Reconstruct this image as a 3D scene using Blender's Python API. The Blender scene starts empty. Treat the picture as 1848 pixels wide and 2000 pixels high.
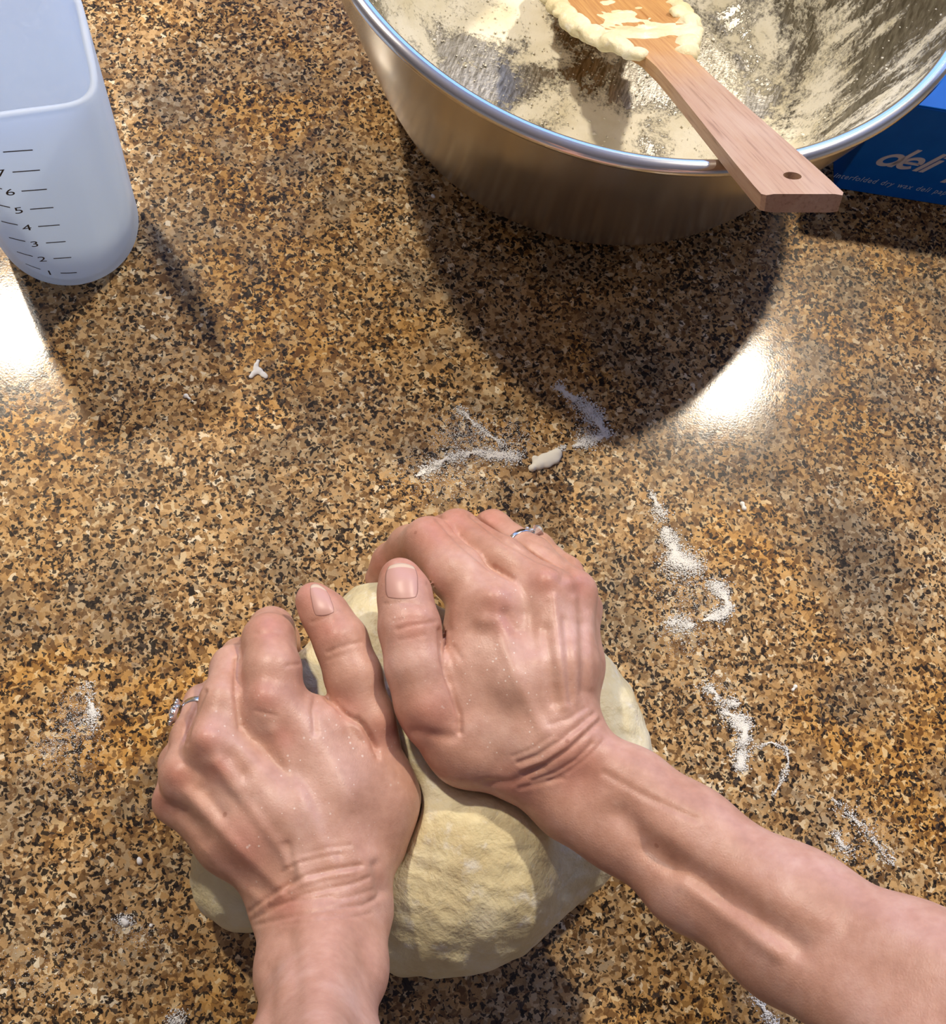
import bpy, bmesh, math, random
import numpy as np
from mathutils import Vector, Matrix
from mathutils.bvhtree import BVHTree

random.seed(7)
RNG = np.random.default_rng(11)
C = bpy.context.scene.collection
PI = math.pi

# ------------------------------------------------------------------ camera, world, light, exposure
F_PX, TILT, ROLL, CAM_H = 2300.0, math.radians(21), math.radians(20), 0.56
ct, st, cr, sr = math.cos(TILT), math.sin(TILT), math.cos(ROLL), math.sin(ROLL)

def at(x, y, z=0.0):
    """world point at height z over the worktop that the photograph shows at (x, y) of 1848 x 2000"""
    u = (x - 924.0) / F_PX; v = (1000.0 - y) / F_PX
    u, v = u * cr - v * sr, u * sr + v * cr
    d = np.array([u, v * ct + st, v * st - ct]); t = (CAM_H - z) / -d[2]
    return np.array([0, 0, CAM_H]) + t * d

def px(P):
    P = np.asarray(P, float) - [0, 0, CAM_H]
    X = P[..., 0]; Y = P[..., 1] * ct + P[..., 2] * st; Z = P[..., 1] * st - P[..., 2] * ct
    u, v = X / Z, Y / Z
    u, v = u * cr + v * sr, -u * sr + v * cr
    return np.stack([924 + F_PX * u, 1000 - F_PX * v, Z], -1)

cam_data = bpy.data.cameras.new('camera')
cam_data.sensor_fit = 'HORIZONTAL'; cam_data.sensor_width = 36.0
cam_data.lens = 36.0 * F_PX / 1848.0
cam_data.clip_start = 0.01
cam = bpy.data.objects.new('camera', cam_data); C.objects.link(cam)
Xv = Vector((1, 0, 0)); Yv = Vector((0, ct, st)); Bv = Vector((0, -st, ct))
rx = cr * Xv + sr * Yv; uy = -sr * Xv + cr * Yv
M4 = Matrix((rx, uy, Bv)).transposed().to_4x4(); M4.translation = Vector((0, 0, CAM_H))
cam.matrix_world = M4
bpy.context.scene.camera = cam

sc = bpy.context.scene
sc.view_settings.view_transform = 'Standard'
sc.view_settings.look = 'None'
sc.view_settings.gamma = 1.0
sc.view_settings.use_curve_mapping = False
sc.view_settings.exposure = 0.60
W = bpy.data.worlds.new('world'); sc.world = W; W.use_nodes = True
W.node_tree.nodes['Background'].inputs[0].default_value = (0.55, 0.62, 0.80, 1)
W.node_tree.nodes['Background'].inputs[1].default_value = 0.25

LAMP_Z = 1.5
LAMPS = [(-0.929, 0.824), (0.384, 1.246)]
LAMP_RAD = 0.046
LAMP_STRENGTH = 890.0
LAMP_COLOR = (1.0, 0.88, 0.71, 1)
WIN_POWER = 24.0
wl = bpy.data.lights.new('window_daylight', 'AREA'); wl.shape = 'RECTANGLE'; wl.size = 3.3; wl.size_y = 1.3
wl.color = (0.15, 0.36, 1.0); wl.energy = WIN_POWER
wlo = bpy.data.objects.new('window_daylight', wl); C.objects.link(wlo)
wlo.location = (0.0, 1.78, 0.76); wlo.rotation_euler = (math.radians(-90), 0, 0)

# ------------------------------------------------------------------ helpers
def tag(o, label=None, cat=None, group=None, kind=None):
    if label: o['label'] = label
    if cat: o['category'] = cat
    if group: o['group'] = group
    if kind: o['kind'] = kind
    return o

def empty(name, loc=(0, 0, 0)):
    o = bpy.data.objects.new(name, None); C.objects.link(o); o.location = loc
    o.empty_display_size = 0.02
    return o

def link(name, me, mat=None, parent=None, smooth=True):
    if mat is not None and not me.materials:
        for m in (mat if isinstance(mat, (list, tuple)) else [mat]): me.materials.append(m)
    if smooth:
        me.polygons.foreach_set('use_smooth', np.ones(len(me.polygons), bool))
    o = bpy.data.objects.new(name, me); C.objects.link(o)
    if parent is not None:
        o.parent = parent
        o.location = -parent.location if parent.type == 'EMPTY' else (0, 0, 0)
    return o

def mesh(name, V, Fc):
    me = bpy.data.meshes.new(name)
    me.from_pydata([tuple(v) for v in V], [], [tuple(f) for f in Fc]); me.update()
    return me

def mesh_np(name, V, Q):
    """fast: V (n,3), Q (m,k) all faces with k corners"""
    me = bpy.data.meshes.new(name); n, (m, k) = len(V), Q.shape
    me.vertices.add(n); me.vertices.foreach_set('co', np.ascontiguousarray(V, np.float32).ravel())
    me.loops.add(m * k); me.loops.foreach_set('vertex_index', np.ascontiguousarray(Q, np.int32).ravel())
    me.polygons.add(m); me.polygons.foreach_set('loop_start', np.arange(0, m * k, k, dtype=np.int32))
    me.update(calc_edges=True); me.validate()
    return me

def box_bm(bm, lo, hi, bevel=0.0, seg=2):
    r = bmesh.ops.create_cube(bm, size=1.0)
    lo = Vector(lo); hi = Vector(hi)
    for v in r['verts']:
        v.co = Vector([lo[i] + (v.co[i] + .5) * (hi[i] - lo[i]) for i in range(3)])
    if bevel:
        es = list({e for v in r['verts'] for e in v.link_edges})
        bmesh.ops.bevel(bm, geom=es, offset=bevel, segments=seg, affect='EDGES', profile=.5)

def from_bm(name, bm):
    bmesh.ops.recalc_face_normals(bm, faces=bm.faces)
    me = bpy.data.meshes.new(name); bm.to_mesh(me); bm.free(); return me

def lathe(profile, n=96, close=False):
    V = []; Q = []
    k = len(profile)
    for i in range(n):
        a = 2 * PI * i / n
        for r, z in profile: V.append((r * math.cos(a), r * math.sin(a), z))
    kk = k if close else k - 1
    for i in range(n):
        j = (i + 1) % n
        for q in range(kk):
            p = (q + 1) % k
            Q.append((i * k + q, j * k + q, j * k + p, i * k + p))
    return np.array(V), np.array(Q)

# ------------------------------------------------------------------ materials
class NT:
    def __init__(self, name):
        self.m = bpy.data.materials.new(name); self.m.use_nodes = True
        self.t = self.m.node_tree; self.b = self.t.nodes['Principled BSDF']; self.out = self.t.nodes['Material Output']
    def n(self, typ, **kw):
        o = self.t.nodes.new(typ)
        ins = kw.pop('ins', {})
        for k, v in kw.items(): setattr(o, k, v)
        for k, v in ins.items(): self.set(o, k, v)
        return o
    def set(self, o, k, v):
        s = o.inputs[k]
        if hasattr(v, 'bl_idname') or isinstance(v, bpy.types.NodeSocket):
            self.t.links.new(v if isinstance(v, bpy.types.NodeSocket) else v.outputs[0], s)
        else: s.default_value = v
    def p(self, **kw):
        for k, v in kw.items(): self.set(self.b, k.replace('_', ' '), v)
    def coord(self, scale=(1, 1, 1), kind='Object'):
        tc = self.n('ShaderNodeTexCoord')
        mp = self.n('ShaderNodeMapping'); self.set(mp, 0, tc.outputs[kind]); mp.inputs['Scale'].default_value = scale
        return mp.outputs[0]
    def noise(self, vec, scale, detail=3, rough=.55, dist=0.0):
        return self.n('ShaderNodeTexNoise', ins={'Vector': vec, 'Scale': scale, 'Detail': detail, 'Roughness': rough, 'Distortion': dist}).outputs[0]
    def ramp(self, fac, stops, interp='LINEAR'):
        r = self.n('ShaderNodeValToRGB'); r.color_ramp.interpolation = interp
        e = r.color_ramp.elements
        while len(e) < len(stops): e.new(0.5)
        for i, (p, c) in enumerate(stops):
            e[i].position = p
            e[i].color = c if len(c) == 4 else (*c, 1)
        self.set(r, 0, fac); return r.outputs[0]
    def math(self, op, a, b=0.0, c=None, clamp=False):
        m = self.n('ShaderNodeMath', operation=op, use_clamp=clamp); self.set(m, 0, a); self.set(m, 1, b)
        if c is not None: self.set(m, 2, c)
        return m.outputs[0]
    def mix(self, f, a, b, mode='MIX'):
        m = self.n('ShaderNodeMix', data_type='RGBA', blend_type=mode)
        self.set(m, 'Factor', f)
        for k, v in ((6, a), (7, b)):
            if isinstance(v, (tuple, list)): m.inputs[k].default_value = (*v[:3], 1)
            else: self.set(m, k, v)
        return m.outputs[2]
    def bump(self, h, strength=.3, dist=.001):
        b = self.n('ShaderNodeBump', ins={'Height': h, 'Strength': strength, 'Distance': dist}); self.set(self.b, 'Normal', b.outputs[0])

def simple(name, col, rough=.5, metal=0.0, **kw):
    t = NT(name); t.p(Base_Color=(*col, 1), Roughness=rough, Metallic=metal, **kw); return t.m

def srgb(r, g, b):
    f = lambda c: (c / 255 / 12.92) if c / 255 <= .04045 else ((c / 255 + .055) / 1.055) ** 2.4
    return (f(r), f(g), f(b))

def granite():
    t = NT('polished_granite'); v = t.coord()
    wob = t.n('ShaderNodeTexNoise', ins={'Vector': v, 'Scale': 280.0, 'Detail': 2.0})
    dv = t.n('ShaderNodeVectorMath', operation='MULTIPLY_ADD')
    t.set(dv, 0, wob.outputs['Color']); dv.inputs[1].default_value = (.0045, .0045, .0045); t.set(dv, 2, v)
    vec = dv.outputs[0]
    vo = t.n('ShaderNodeTexVoronoi', ins={'Vector': vec, 'Scale': 400.0})
    sep = t.n('ShaderNodeSeparateColor', ins={'Color': vo.outputs['Color']})
    rnd, rnd2 = sep.outputs[0], sep.outputs[1]
    warm = t.noise(v, 9.0, 3)
    tan = t.ramp(rnd, [(0, srgb(116, 88, 54)), (.12, srgb(150, 118, 76)), (.28, srgb(174, 140, 94)), (.52, srgb(194, 160, 112)), (.72, srgb(168, 145, 110)), (.88, srgb(206, 182, 140)), (.96, srgb(222, 206, 174))], 'CONSTANT')
    gold = t.ramp(rnd, [(0, srgb(112, 74, 32)), (.18, srgb(150, 108, 52)), (.4, srgb(186, 138, 70)), (.65, srgb(206, 160, 92)), (.9, srgb(216, 184, 130))], 'CONSTANT')
    col = t.mix(t.ramp(warm, [(.45, (0, 0, 0)), (.60, (.95, .95, .95))]), tan, gold)
    grey = t.ramp(rnd2, [(0, srgb(112, 94, 70)), (.5, srgb(146, 128, 100)), (.8, srgb(176, 160, 132))], 'CONSTANT')
    gz = t.noise(v, 17.0, 3)
    col = t.mix(t.math('MULTIPLY', t.ramp(gz, [(.5, (0, 0, 0)), (.62, (1, 1, 1))]), .75), col, grey)
    # brown grains
    vb = t.n('ShaderNodeTexVoronoi', ins={'Vector': vec, 'Scale': 500.0})
    sb = t.n('ShaderNodeSeparateColor', ins={'Color': vb.outputs['Color']})
    col = t.mix(t.math('MULTIPLY', t.math('GREATER_THAN', sb.outputs[0], .80), .75), col, srgb(98, 68, 38))
    # dark minerals, clustered
    clus = t.noise(v, 36.0, 4, .6)
    vd = t.n('ShaderNodeTexVoronoi', ins={'Vector': vec, 'Scale': 560.0})
    sd = t.n('ShaderNodeSeparateColor', ins={'Color': vd.outputs['Color']})
    thr = t.math('MULTIPLY_ADD', clus, 1.2, -.045)
    dark = t.math('LESS_THAN', t.math('ADD', sd.outputs[1], .42), thr)
    dk = t.ramp(sd.outputs[2], [(0, srgb(20, 18, 18)), (.55, srgb(40, 34, 28)), (.8, srgb(62, 52, 44))], 'CONSTANT')
    col = t.mix(t.math('MULTIPLY', dark, .93), col, dk)
    # large charcoal patches
    big = t.noise(v, 58.0, 3, .55, .6)
    bm_ = t.math('GREATER_THAN', t.math('ADD', big, t.math('MULTIPLY', sd.outputs[0], .06)), .735)
    col = t.mix(t.math('MULTIPLY', bm_, .85), col, srgb(38, 36, 38))
    # pepper specks
    vp = t.n('ShaderNodeTexVoronoi', ins={'Vector': vec, 'Scale': 800.0})
    sp_ = t.n('ShaderNodeSeparateColor', ins={'Color': vp.outputs['Color']})
    col = t.mix(t.math('MULTIPLY', t.math('GREATER_THAN', sp_.outputs[0], .88), .9), col, srgb(26, 20, 16))
    fine = t.noise(v, 1500.0, 2)
    col = t.mix(.45, col, t.ramp(fine, [(.3, (.42, .42, .42)), (.7, (.62, .62, .62))]), 'OVERLAY')
    film = t.noise(t.coord((7, 1.6, 1)), 22.0, 4, .6)
    rough = t.math('MULTIPLY_ADD', film, .12, .05)
    t.p(Base_Color=col, Roughness=rough, Specular_IOR_Level=.15, Coat_Weight=.17, Coat_Roughness=.36)
    t.bump(t.noise(v, 900.0, 2), .05, .0004)
    return t.m

def skin():
    t = NT('skin'); v = t.coord()
    red = t.n('ShaderNodeAttribute', attribute_name='blush').outputs['Fac']
    base = t.ramp(t.noise(v, 42.0, 4, .6), [(.3, (.45, .235, .16)), (.52, (.545, .305, .22)), (.72, (.62, .38, .30))])
    base = t.mix(t.math('MULTIPLY', red, .42), base, (.50, .165, .12))
    mott = t.noise(v, 240.0, 3)
    base = t.mix(.35, base, t.ramp(mott, [(.3, (.40, .37, .36)), (.7, (.60, .60, .60))]), 'OVERLAY')
    # a few freckles and specks of flour
    vf = t.n('ShaderNodeTexVoronoi', ins={'Vector': v, 'Scale': 34.0})
    base = t.mix(t.math('MULTIPLY', t.math('LESS_THAN', vf.outputs['Distance'], .035), .45), base, (.26, .09, .05))
    vs = t.n('ShaderNodeTexVoronoi', ins={'Vector': v, 'Scale': 330.0})
    dust = t.n('ShaderNodeAttribute', attribute_name='flour').outputs['Fac']
    sp = t.math('LESS_THAN', vs.outputs['Distance'], t.math('MULTIPLY_ADD', t.noise(v, 120.0, 2), .38, -.085))
    spk = t.math('MULTIPLY', t.math('MULTIPLY', sp, dust), .55, clamp=True)
    base = t.mix(spk, base, (.86, .80, .72))
    base = t.mix(t.math('MULTIPLY', dust, t.math('MULTIPLY', t.noise(v, 60.0, 3), .16)), base, (.80, .74, .68))
    t.p(Base_Color=base, Roughness=t.math('MULTIPLY_ADD', spk, .3, .42), Specular_IOR_Level=.42, Subsurface_Weight=.16, Subsurface_Scale=.004)
    t.b.inputs['Subsurface Radius'].default_value = (1.0, .42, .25)
    vl = t.n('ShaderNodeTexVoronoi', feature='DISTANCE_TO_EDGE', ins={'Vector': v, 'Scale': 780.0})
    h = t.math('MULTIPLY_ADD', vl.outputs['Distance'], .5, t.math('MULTIPLY', t.noise(v, 420.0, 3), .6))
    t.bump(h, .24, .0007)
    return t.m

def dough_mat():
    t = NT('bread_dough'); v = t.coord()
    c = t.ramp(t.noise(v, 30.0, 4, .6), [(.3, (.64, .53, .29)), (.5, (.74, .65, .39)), (.7, (.82, .76, .55))])
    fl = t.noise(v, 95.0, 5, .7)
    c = t.mix(t.ramp(fl, [(.55, (0, 0, 0)), (.7, (.75, .75, .75))]), c, (.82, .79, .68))
    t.p(Base_Color=c, Roughness=.55, Subsurface_Weight=.15, Subsurface_Scale=.004)
    t.b.inputs['Subsurface Radius'].default_value = (1, .8, .45)
    h = t.math('ADD', t.noise(v, 75.0, 4, .55, .5), t.math('MULTIPLY', t.noise(v, 330.0, 3), .35))
    t.bump(h, .55, .003)
    return t.m

def steel(name, rough=.24, col=(.58, .56, .53)):
    t = NT(name)
    tg = t.n('ShaderNodeTangent', direction_type='RADIAL', axis='Z')
    v = t.coord((1, 1, 40)); ns = t.noise(v, 30.0, 3)
    t.p(Base_Color=(*col, 1), Metallic=1.0, Roughness=t.math('MULTIPLY_ADD', ns, .08, rough - .04), Anisotropic=.6, Anisotropic_Rotation=.25, Tangent=tg.outputs[0])
    t.bump(t.noise(t.coord((1, 1, 60)), 60.0, 2), .012, .0003)
    return t.m

def floury_steel():
    t = NT('floury_steel')
    tc = t.n('ShaderNodeTexCoord'); o = tc.outputs['Object']
    s = t.n('ShaderNodeSeparateXYZ', ins={'Vector': o})
    ang = t.math('ARCTAN2', s.outputs[1], s.outputs[0])
    rad = t.math('SQRT', t.math('ADD', t.math('MULTIPLY', s.outputs[0], s.outputs[0]), t.math('MULTIPLY', s.outputs[1], s.outputs[1])))
    cw = t.n('ShaderNodeCombineXYZ', ins={'X': t.math('MULTIPLY', ang, .16), 'Y': t.math('MULTIPLY', s.outputs[2], .22), 'Z': t.math('MULTIPLY', rad, .3)}).outputs[0]
    streak = t.noise(cw, 62.0, 5, .68, .4)
    blot = t.noise(o, 24.0, 5, .66, .6)
    wallf = t.ramp(s.outputs[2], [(.028, (0, 0, 0)), (.06, (1, 1, 1))])
    m = t.mix(wallf, blot, streak)
    patch = t.noise(o, 9.0, 3)
    lev = t.math('MULTIPLY_ADD', patch, 1.0, t.math('MULTIPLY_ADD', m, 1.9, -.95))
    fine = t.noise(o, 420.0, 4, .75)
    lev2 = t.math('ADD', lev, t.math('MULTIPLY_ADD', fine, .8, -.4))
    mask = t.ramp(lev2, [(.41, (0, 0, 0)), (.50, (.6, .6, .6)), (.60, (1, 1, 1))])
    fc = t.ramp(t.noise(o, 40.0, 4), [(.3, (.66, .60, .42)), (.6, (.82, .78, .64))])
    scr = t.noise(t.coord((6, 1, 1)), 140.0, 3)
    mc = t.ramp(scr, [(.35, (.20, .185, .15)), (.65, (.46, .44, .39))])
    t.p(Base_Color=t.mix(mask, mc, fc), Metallic=t.math('SUBTRACT', 1.0, mask), Roughness=t.math('MULTIPLY_ADD', mask, .5, .34))
    t.bump(t.math('ADD', mask, t.math('MULTIPLY', fine, .4)), .5, .0012)
    return t.m

def wood(name, axis_scale=(1, 1, 1)):
    t = NT(name); v = t.coord((7, 210, 210))
    g = t.noise(v, 3.2, 5, .65, .2)
    g2 = t.noise(t.coord((3, 55, 55)), 3.0, 3)
    c = t.ramp(g, [(.30, (.20, .10, .058)), (.46, (.42, .25, .165)), (.62, (.44, .285, .19)), (.74, (.53, .37, .265))])
    c = t.mix(t.math('MULTIPLY', g2, .4), c, (.52, .34, .17))
    pale = t.noise(t.coord((4, 12, 12)), 5.0, 3)
    c = t.mix(t.ramp(pale, [(.45, (0, 0, 0)), (.75, (.45, .45, .45))]), c, (.55, .41, .31))
    # damp orange end near the bowl of the spoon
    sx = t.n('ShaderNodeSeparateXYZ', ins={'Vector': t.coord()})
    wet = t.ramp(t.math('MULTIPLY_ADD', t.noise(t.coord(), 40.0, 3), .05, sx.outputs[0]), [(.145, (0, 0, 0)), (.20, (1, 1, 1))])
    c = t.mix(t.math('MULTIPLY', wet, .8), c, t.ramp(g, [(.3, (.40, .17, .035)), (.7, (.62, .34, .10))]))
    t.p(Base_Color=c, Roughness=.55)
    t.bump(g, .35, .0006)
    return t.m

def silicone():
    t = NT('frosted_silicone')
    t.p(Base_Color=(.87, .93, .97, 1), Roughness=.38, Specular_IOR_Level=.4)
    tr = t.n('ShaderNodeBsdfTranslucent'); tr.inputs[0].default_value = (.80, .90, 1, 1)
    tp = t.n('ShaderNodeBsdfTransparent'); tp.inputs[0].default_value = (.92, .95, 1, 1)
    m1 = t.n('ShaderNodeMixShader'); m1.inputs[0].default_value = .58
    t.t.links.new(t.b.outputs[0], m1.inputs[1]); t.t.links.new(tr.outputs[0], m1.inputs[2])
    m2 = t.n('ShaderNodeMixShader'); m2.inputs[0].default_value = .22
    t.t.links.new(m1.outputs[0], m2.inputs[1]); t.t.links.new(tp.outputs[0], m2.inputs[2])
    t.t.links.new(m2.outputs[0], t.out.inputs[0])
    return t.m

def emit(name, col, s):
    m = bpy.data.materials.new(name); m.use_nodes = True; nt = m.node_tree
    e = nt.nodes.new('ShaderNodeEmission'); e.inputs[0].default_value = col; e.inputs[1].default_value = s
    nt.links.new(e.outputs[0], nt.nodes['Material Output'].inputs[0]); return m

def glass_pane():
    t = NT('window_glass')
    tp = t.n('ShaderNodeBsdfTransparent'); gl = t.n('ShaderNodeBsdfGlossy'); gl.inputs['Roughness'].default_value = .02
    m = t.n('ShaderNodeMixShader'); m.inputs[0].default_value = .08
    t.t.links.new(tp.outputs[0], m.inputs[1]); t.t.links.new(gl.outputs[0], m.inputs[2]); t.t.links.new(m.outputs[0], t.out.inputs[0])
    return t.m

def plaster(name, a, b):
    t = NT(name); v = t.coord(); t.p(Base_Color=t.ramp(t.noise(v, 3.0, 4), [(.3, a), (.7, b)]), Roughness=.8)
    t.bump(t.noise(v, 160.0, 3), .1, .001); return t.m

M = dict(granite=granite(), skin=skin(), dough=dough_mat(), steel=steel('brushed_steel'), rim=steel('bright_steel', .16, (.78, .76, .72)),
         inner=floury_steel(), wood=wood('bamboo'), silicone=silicone(),
         ink=simple('black_ink', (.02, .018, .02), .5), white_ink=simple('pale_ink', (.66, .66, .72), .45),
         small_ink=simple('light_blue_ink', (.50, .64, .85), .45),
         flour=simple('flour', (.86, .84, .78), .95), dry=simple('dried_dough', (.84, .80, .68), .8),
         nail=simple('fingernail', (.57, .32, .26), .4, 0.0, Specular_IOR_Level=.5),
         nail_tip=simple('nail_edge', (.66, .50, .37), .45),
         silver=simple('silver', (.82, .80, .78), .16, 1.0), gem=simple('clear_gem', (.80, .80, .82), .05, .75),
         sticky=dough_mat(),
         wall=plaster('wall_paint', (.70, .66, .58), (.74, .70, .62)), ceil=plaster('ceiling_paint', (.78, .76, .72), (.80, .78, .74)),
         floor=plaster('floor_tile', (.20, .15, .11), (.26, .20, .15)), cab=plaster('cabinet_wood', (.12, .06, .03), (.18, .09, .045)),
         white=simple('white_paint', (.75, .74, .70), .4), lamp=emit('lamp_glow', LAMP_COLOR, LAMP_STRENGTH), pane=glass_pane())

def card_blue():
    t = NT('blue_card'); v = t.coord()
    t.p(Base_Color=t.ramp(t.noise(v, 60.0, 2), [(.3, (.004, .13, .56)), (.7, (.006, .15, .62))]), Roughness=.42, Specular_IOR_Level=.1)
    return t.m
M['card'] = card_blue()

# ------------------------------------------------------------------ the room
def slab(name, lo, hi, mat, kind='structure', bevel=0.0):
    bm = bmesh.new(); box_bm(bm, lo, hi, bevel)
    o = link(name, from_bm(name, bm), mat, None, smooth=False)
    if kind: o['kind'] = kind
    return o

RX, RYB, RYF, ZF, ZC = 2.7, 1.6, -2.3, -.90, LAMP_Z
slab('floor', (-RX, RYF, ZF - .05), (RX, RYB, ZF), M['floor'])
slab('wall_left', (-RX - .1, RYF, ZF), (-RX, RYB, ZC), M['wall'])
slab('wall_right', (RX, RYF, ZF), (RX + .1, RYB, ZC), M['wall'])
slab('wall_front', (-RX, RYF - .1, ZF), (RX, RYF, ZC), M['wall'])
WX0, WX1, WZ0, WZ1 = -1.6, 1.6, .12, 1.4
bm = bmesh.new()
box_bm(bm, (-RX, RYB, ZF), (RX, RYB + .1, WZ0)); box_bm(bm, (-RX, RYB, WZ1), (RX, RYB + .1, ZC))
box_bm(bm, (-RX, RYB, WZ0), (WX0, RYB + .1, WZ1)); box_bm(bm, (WX1, RYB, WZ0), (RX, RYB + .1, WZ1))
tag(link('wall_back', from_bm('wall_back', bm), M['wall'], None, False), kind='structure')
# ceiling with two round holes for the can lamps: a slab set above the lamp trims
slab('ceiling', (-RX, RYF, ZC), (RX, RYB, ZC + .05), M['ceil'])
bm = bmesh.new()
for x0, x1 in ((WX0, WX0 + .05), (-.025, .025), (WX1 - .05, WX1)): box_bm(bm, (x0, RYB + .02, WZ0), (x1, RYB + .07, WZ1))
for z0, z1 in ((WZ0, WZ0 + .05), (WZ1 - .05, WZ1)): box_bm(bm, (WX0, RYB + .02, z0), (WX1, RYB + .07, z1))
win = tag(link('window_1', from_bm('window_1', bm), M['white'], None, False), kind='structure')
bm = bmesh.new(); box_bm(bm, (WX0 + .05, RYB + .04, WZ0 + .05), (-.025, RYB + .045, WZ1 - .05)); box_bm(bm, (.025, RYB + .04, WZ0 + .05), (WX1 - .05, RYB + .045, WZ1 - .05))
link('glazing', from_bm('glazing', bm), M['pane'], win, False)

for i, (x, y) in enumerate(LAMPS):
    e = empty('ceiling_downlight', (x, y, LAMP_Z - .001))
    tag(e, ('round recessed ceiling lamp over the measuring cup side of the counter' if i == 0 else 'round recessed ceiling lamp beyond the steel bowl'), 'ceiling light', 'recessed lamps over the counter')
    V, Q = lathe([(LAMP_RAD, -.004), (LAMP_RAD + .004, -.010), (LAMP_RAD + .022, -.007), (LAMP_RAD + .024, 0.0)], 48)
    o = link('trim_ring', mesh_np('trim_ring', V, Q), M['white'], e); o.location = (0, 0, 0)
    V = [(0, 0, -.004)] + [(LAMP_RAD * math.cos(a), LAMP_RAD * math.sin(a), -.004) for a in np.linspace(0, 2 * PI, 49)[:-1]]
    o = link('diffuser', mesh('diffuser', V, [(0, 1 + (k + 1) % 48, 1 + k) for k in range(48)]), M['lamp'], e, False); o.location = (0, 0, 0)

# worktop on a base cabinet
top = slab('countertop', (-1.5, -.36, -.03), (1.5, 1.05, 0.0), M['granite'], None, .004)
tag(top, 'polished speckled brown and gold granite countertop under everything', 'countertop')
cb = empty('base_cabinet', (0, .35, -.9))
tag(cb, 'dark wooden kitchen base cabinet carrying the granite countertop', 'cabinet')
bm = bmesh.new(); box_bm(bm, (-1.46, -.30, -.9), (1.46, 1.0, -.0302)); link('body', from_bm('body', bm), M['cab'], cb, False)
for k in range(5):
    bm = bmesh.new(); x0 = -1.44 + k * .58; box_bm(bm, (x0, -.32, -.78), (x0 + .56, -.3, -.06), .003)
    d = link('door', from_bm('door', bm), M['cab'], cb, False)
    bm = bmesh.new(); box_bm(bm, (x0 + .48, -.345, -.22), (x0 + .495, -.32, -.10), .003); h = link('handle', from_bm('handle', bm), M['silver'], d, False)

# ------------------------------------------------------------------ implicit surfaces for dough and arms
def seg_d(P, a, b, ra, rb):
    ab = b - a; L = max(float(ab @ ab), 1e-12)
    t = np.clip(((P - a) @ ab) / L, 0, 1)
    d = P - a - t[:, None] * ab
    return np.sqrt(np.einsum('ij,ij->i', d, d)) - (ra + (rb - ra) * t)

def smin(a, b, k):
    h = np.maximum(k - np.abs(a - b), 0)
    return np.minimum(a, b) - h * h / (4 * k)

def chain(pts):
    """pts: (px, py, z, r_px) -> list of world round-cone segments"""
    W_ = []
    for x, y, z, r in pts:
        p = at(x, y, z); W_.append((p, r * px(p)[2] / F_PX))
    return [(W_[i][0], W_[i + 1][0], W_[i][1], W_[i + 1][1]) for i in range(len(W_) - 1)] if len(W_) > 1 else [(W_[0][0], W_[0][0] + 1e-5, W_[0][1], W_[0][1])]

def eval_arm(P, A):
    """A: dict with lists of (segments, k) groups"""
    d = None
    for segs, k in A['palm']:
        for s in segs:
            e = seg_d(P, *s); d = e if d is None else smin(d, e, k)
    for s in A.get('ext', ()): d = smin(d, seg_d(P, *s), .02)
    f = None
    for segs in A['fingers']:
        g = None
        for s in segs:
            e = seg_d(P, *s); g = e if g is None else smin(g, e, .004)
        f = g if f is None else smin(f, g, .0018)
    d = smin(d, f, A['kf'])
    g = None
    for s in A['thumb']:
        e = seg_d(P, *s); g = e if g is None else smin(g, e, .006)
    m1 = A['thumb'][1][0]
    k = .0055 * np.clip(1 - (np.linalg.norm(P - m1, axis=1) - .012) / .014, .12, 1)
    return smin(d, g, k)

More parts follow.
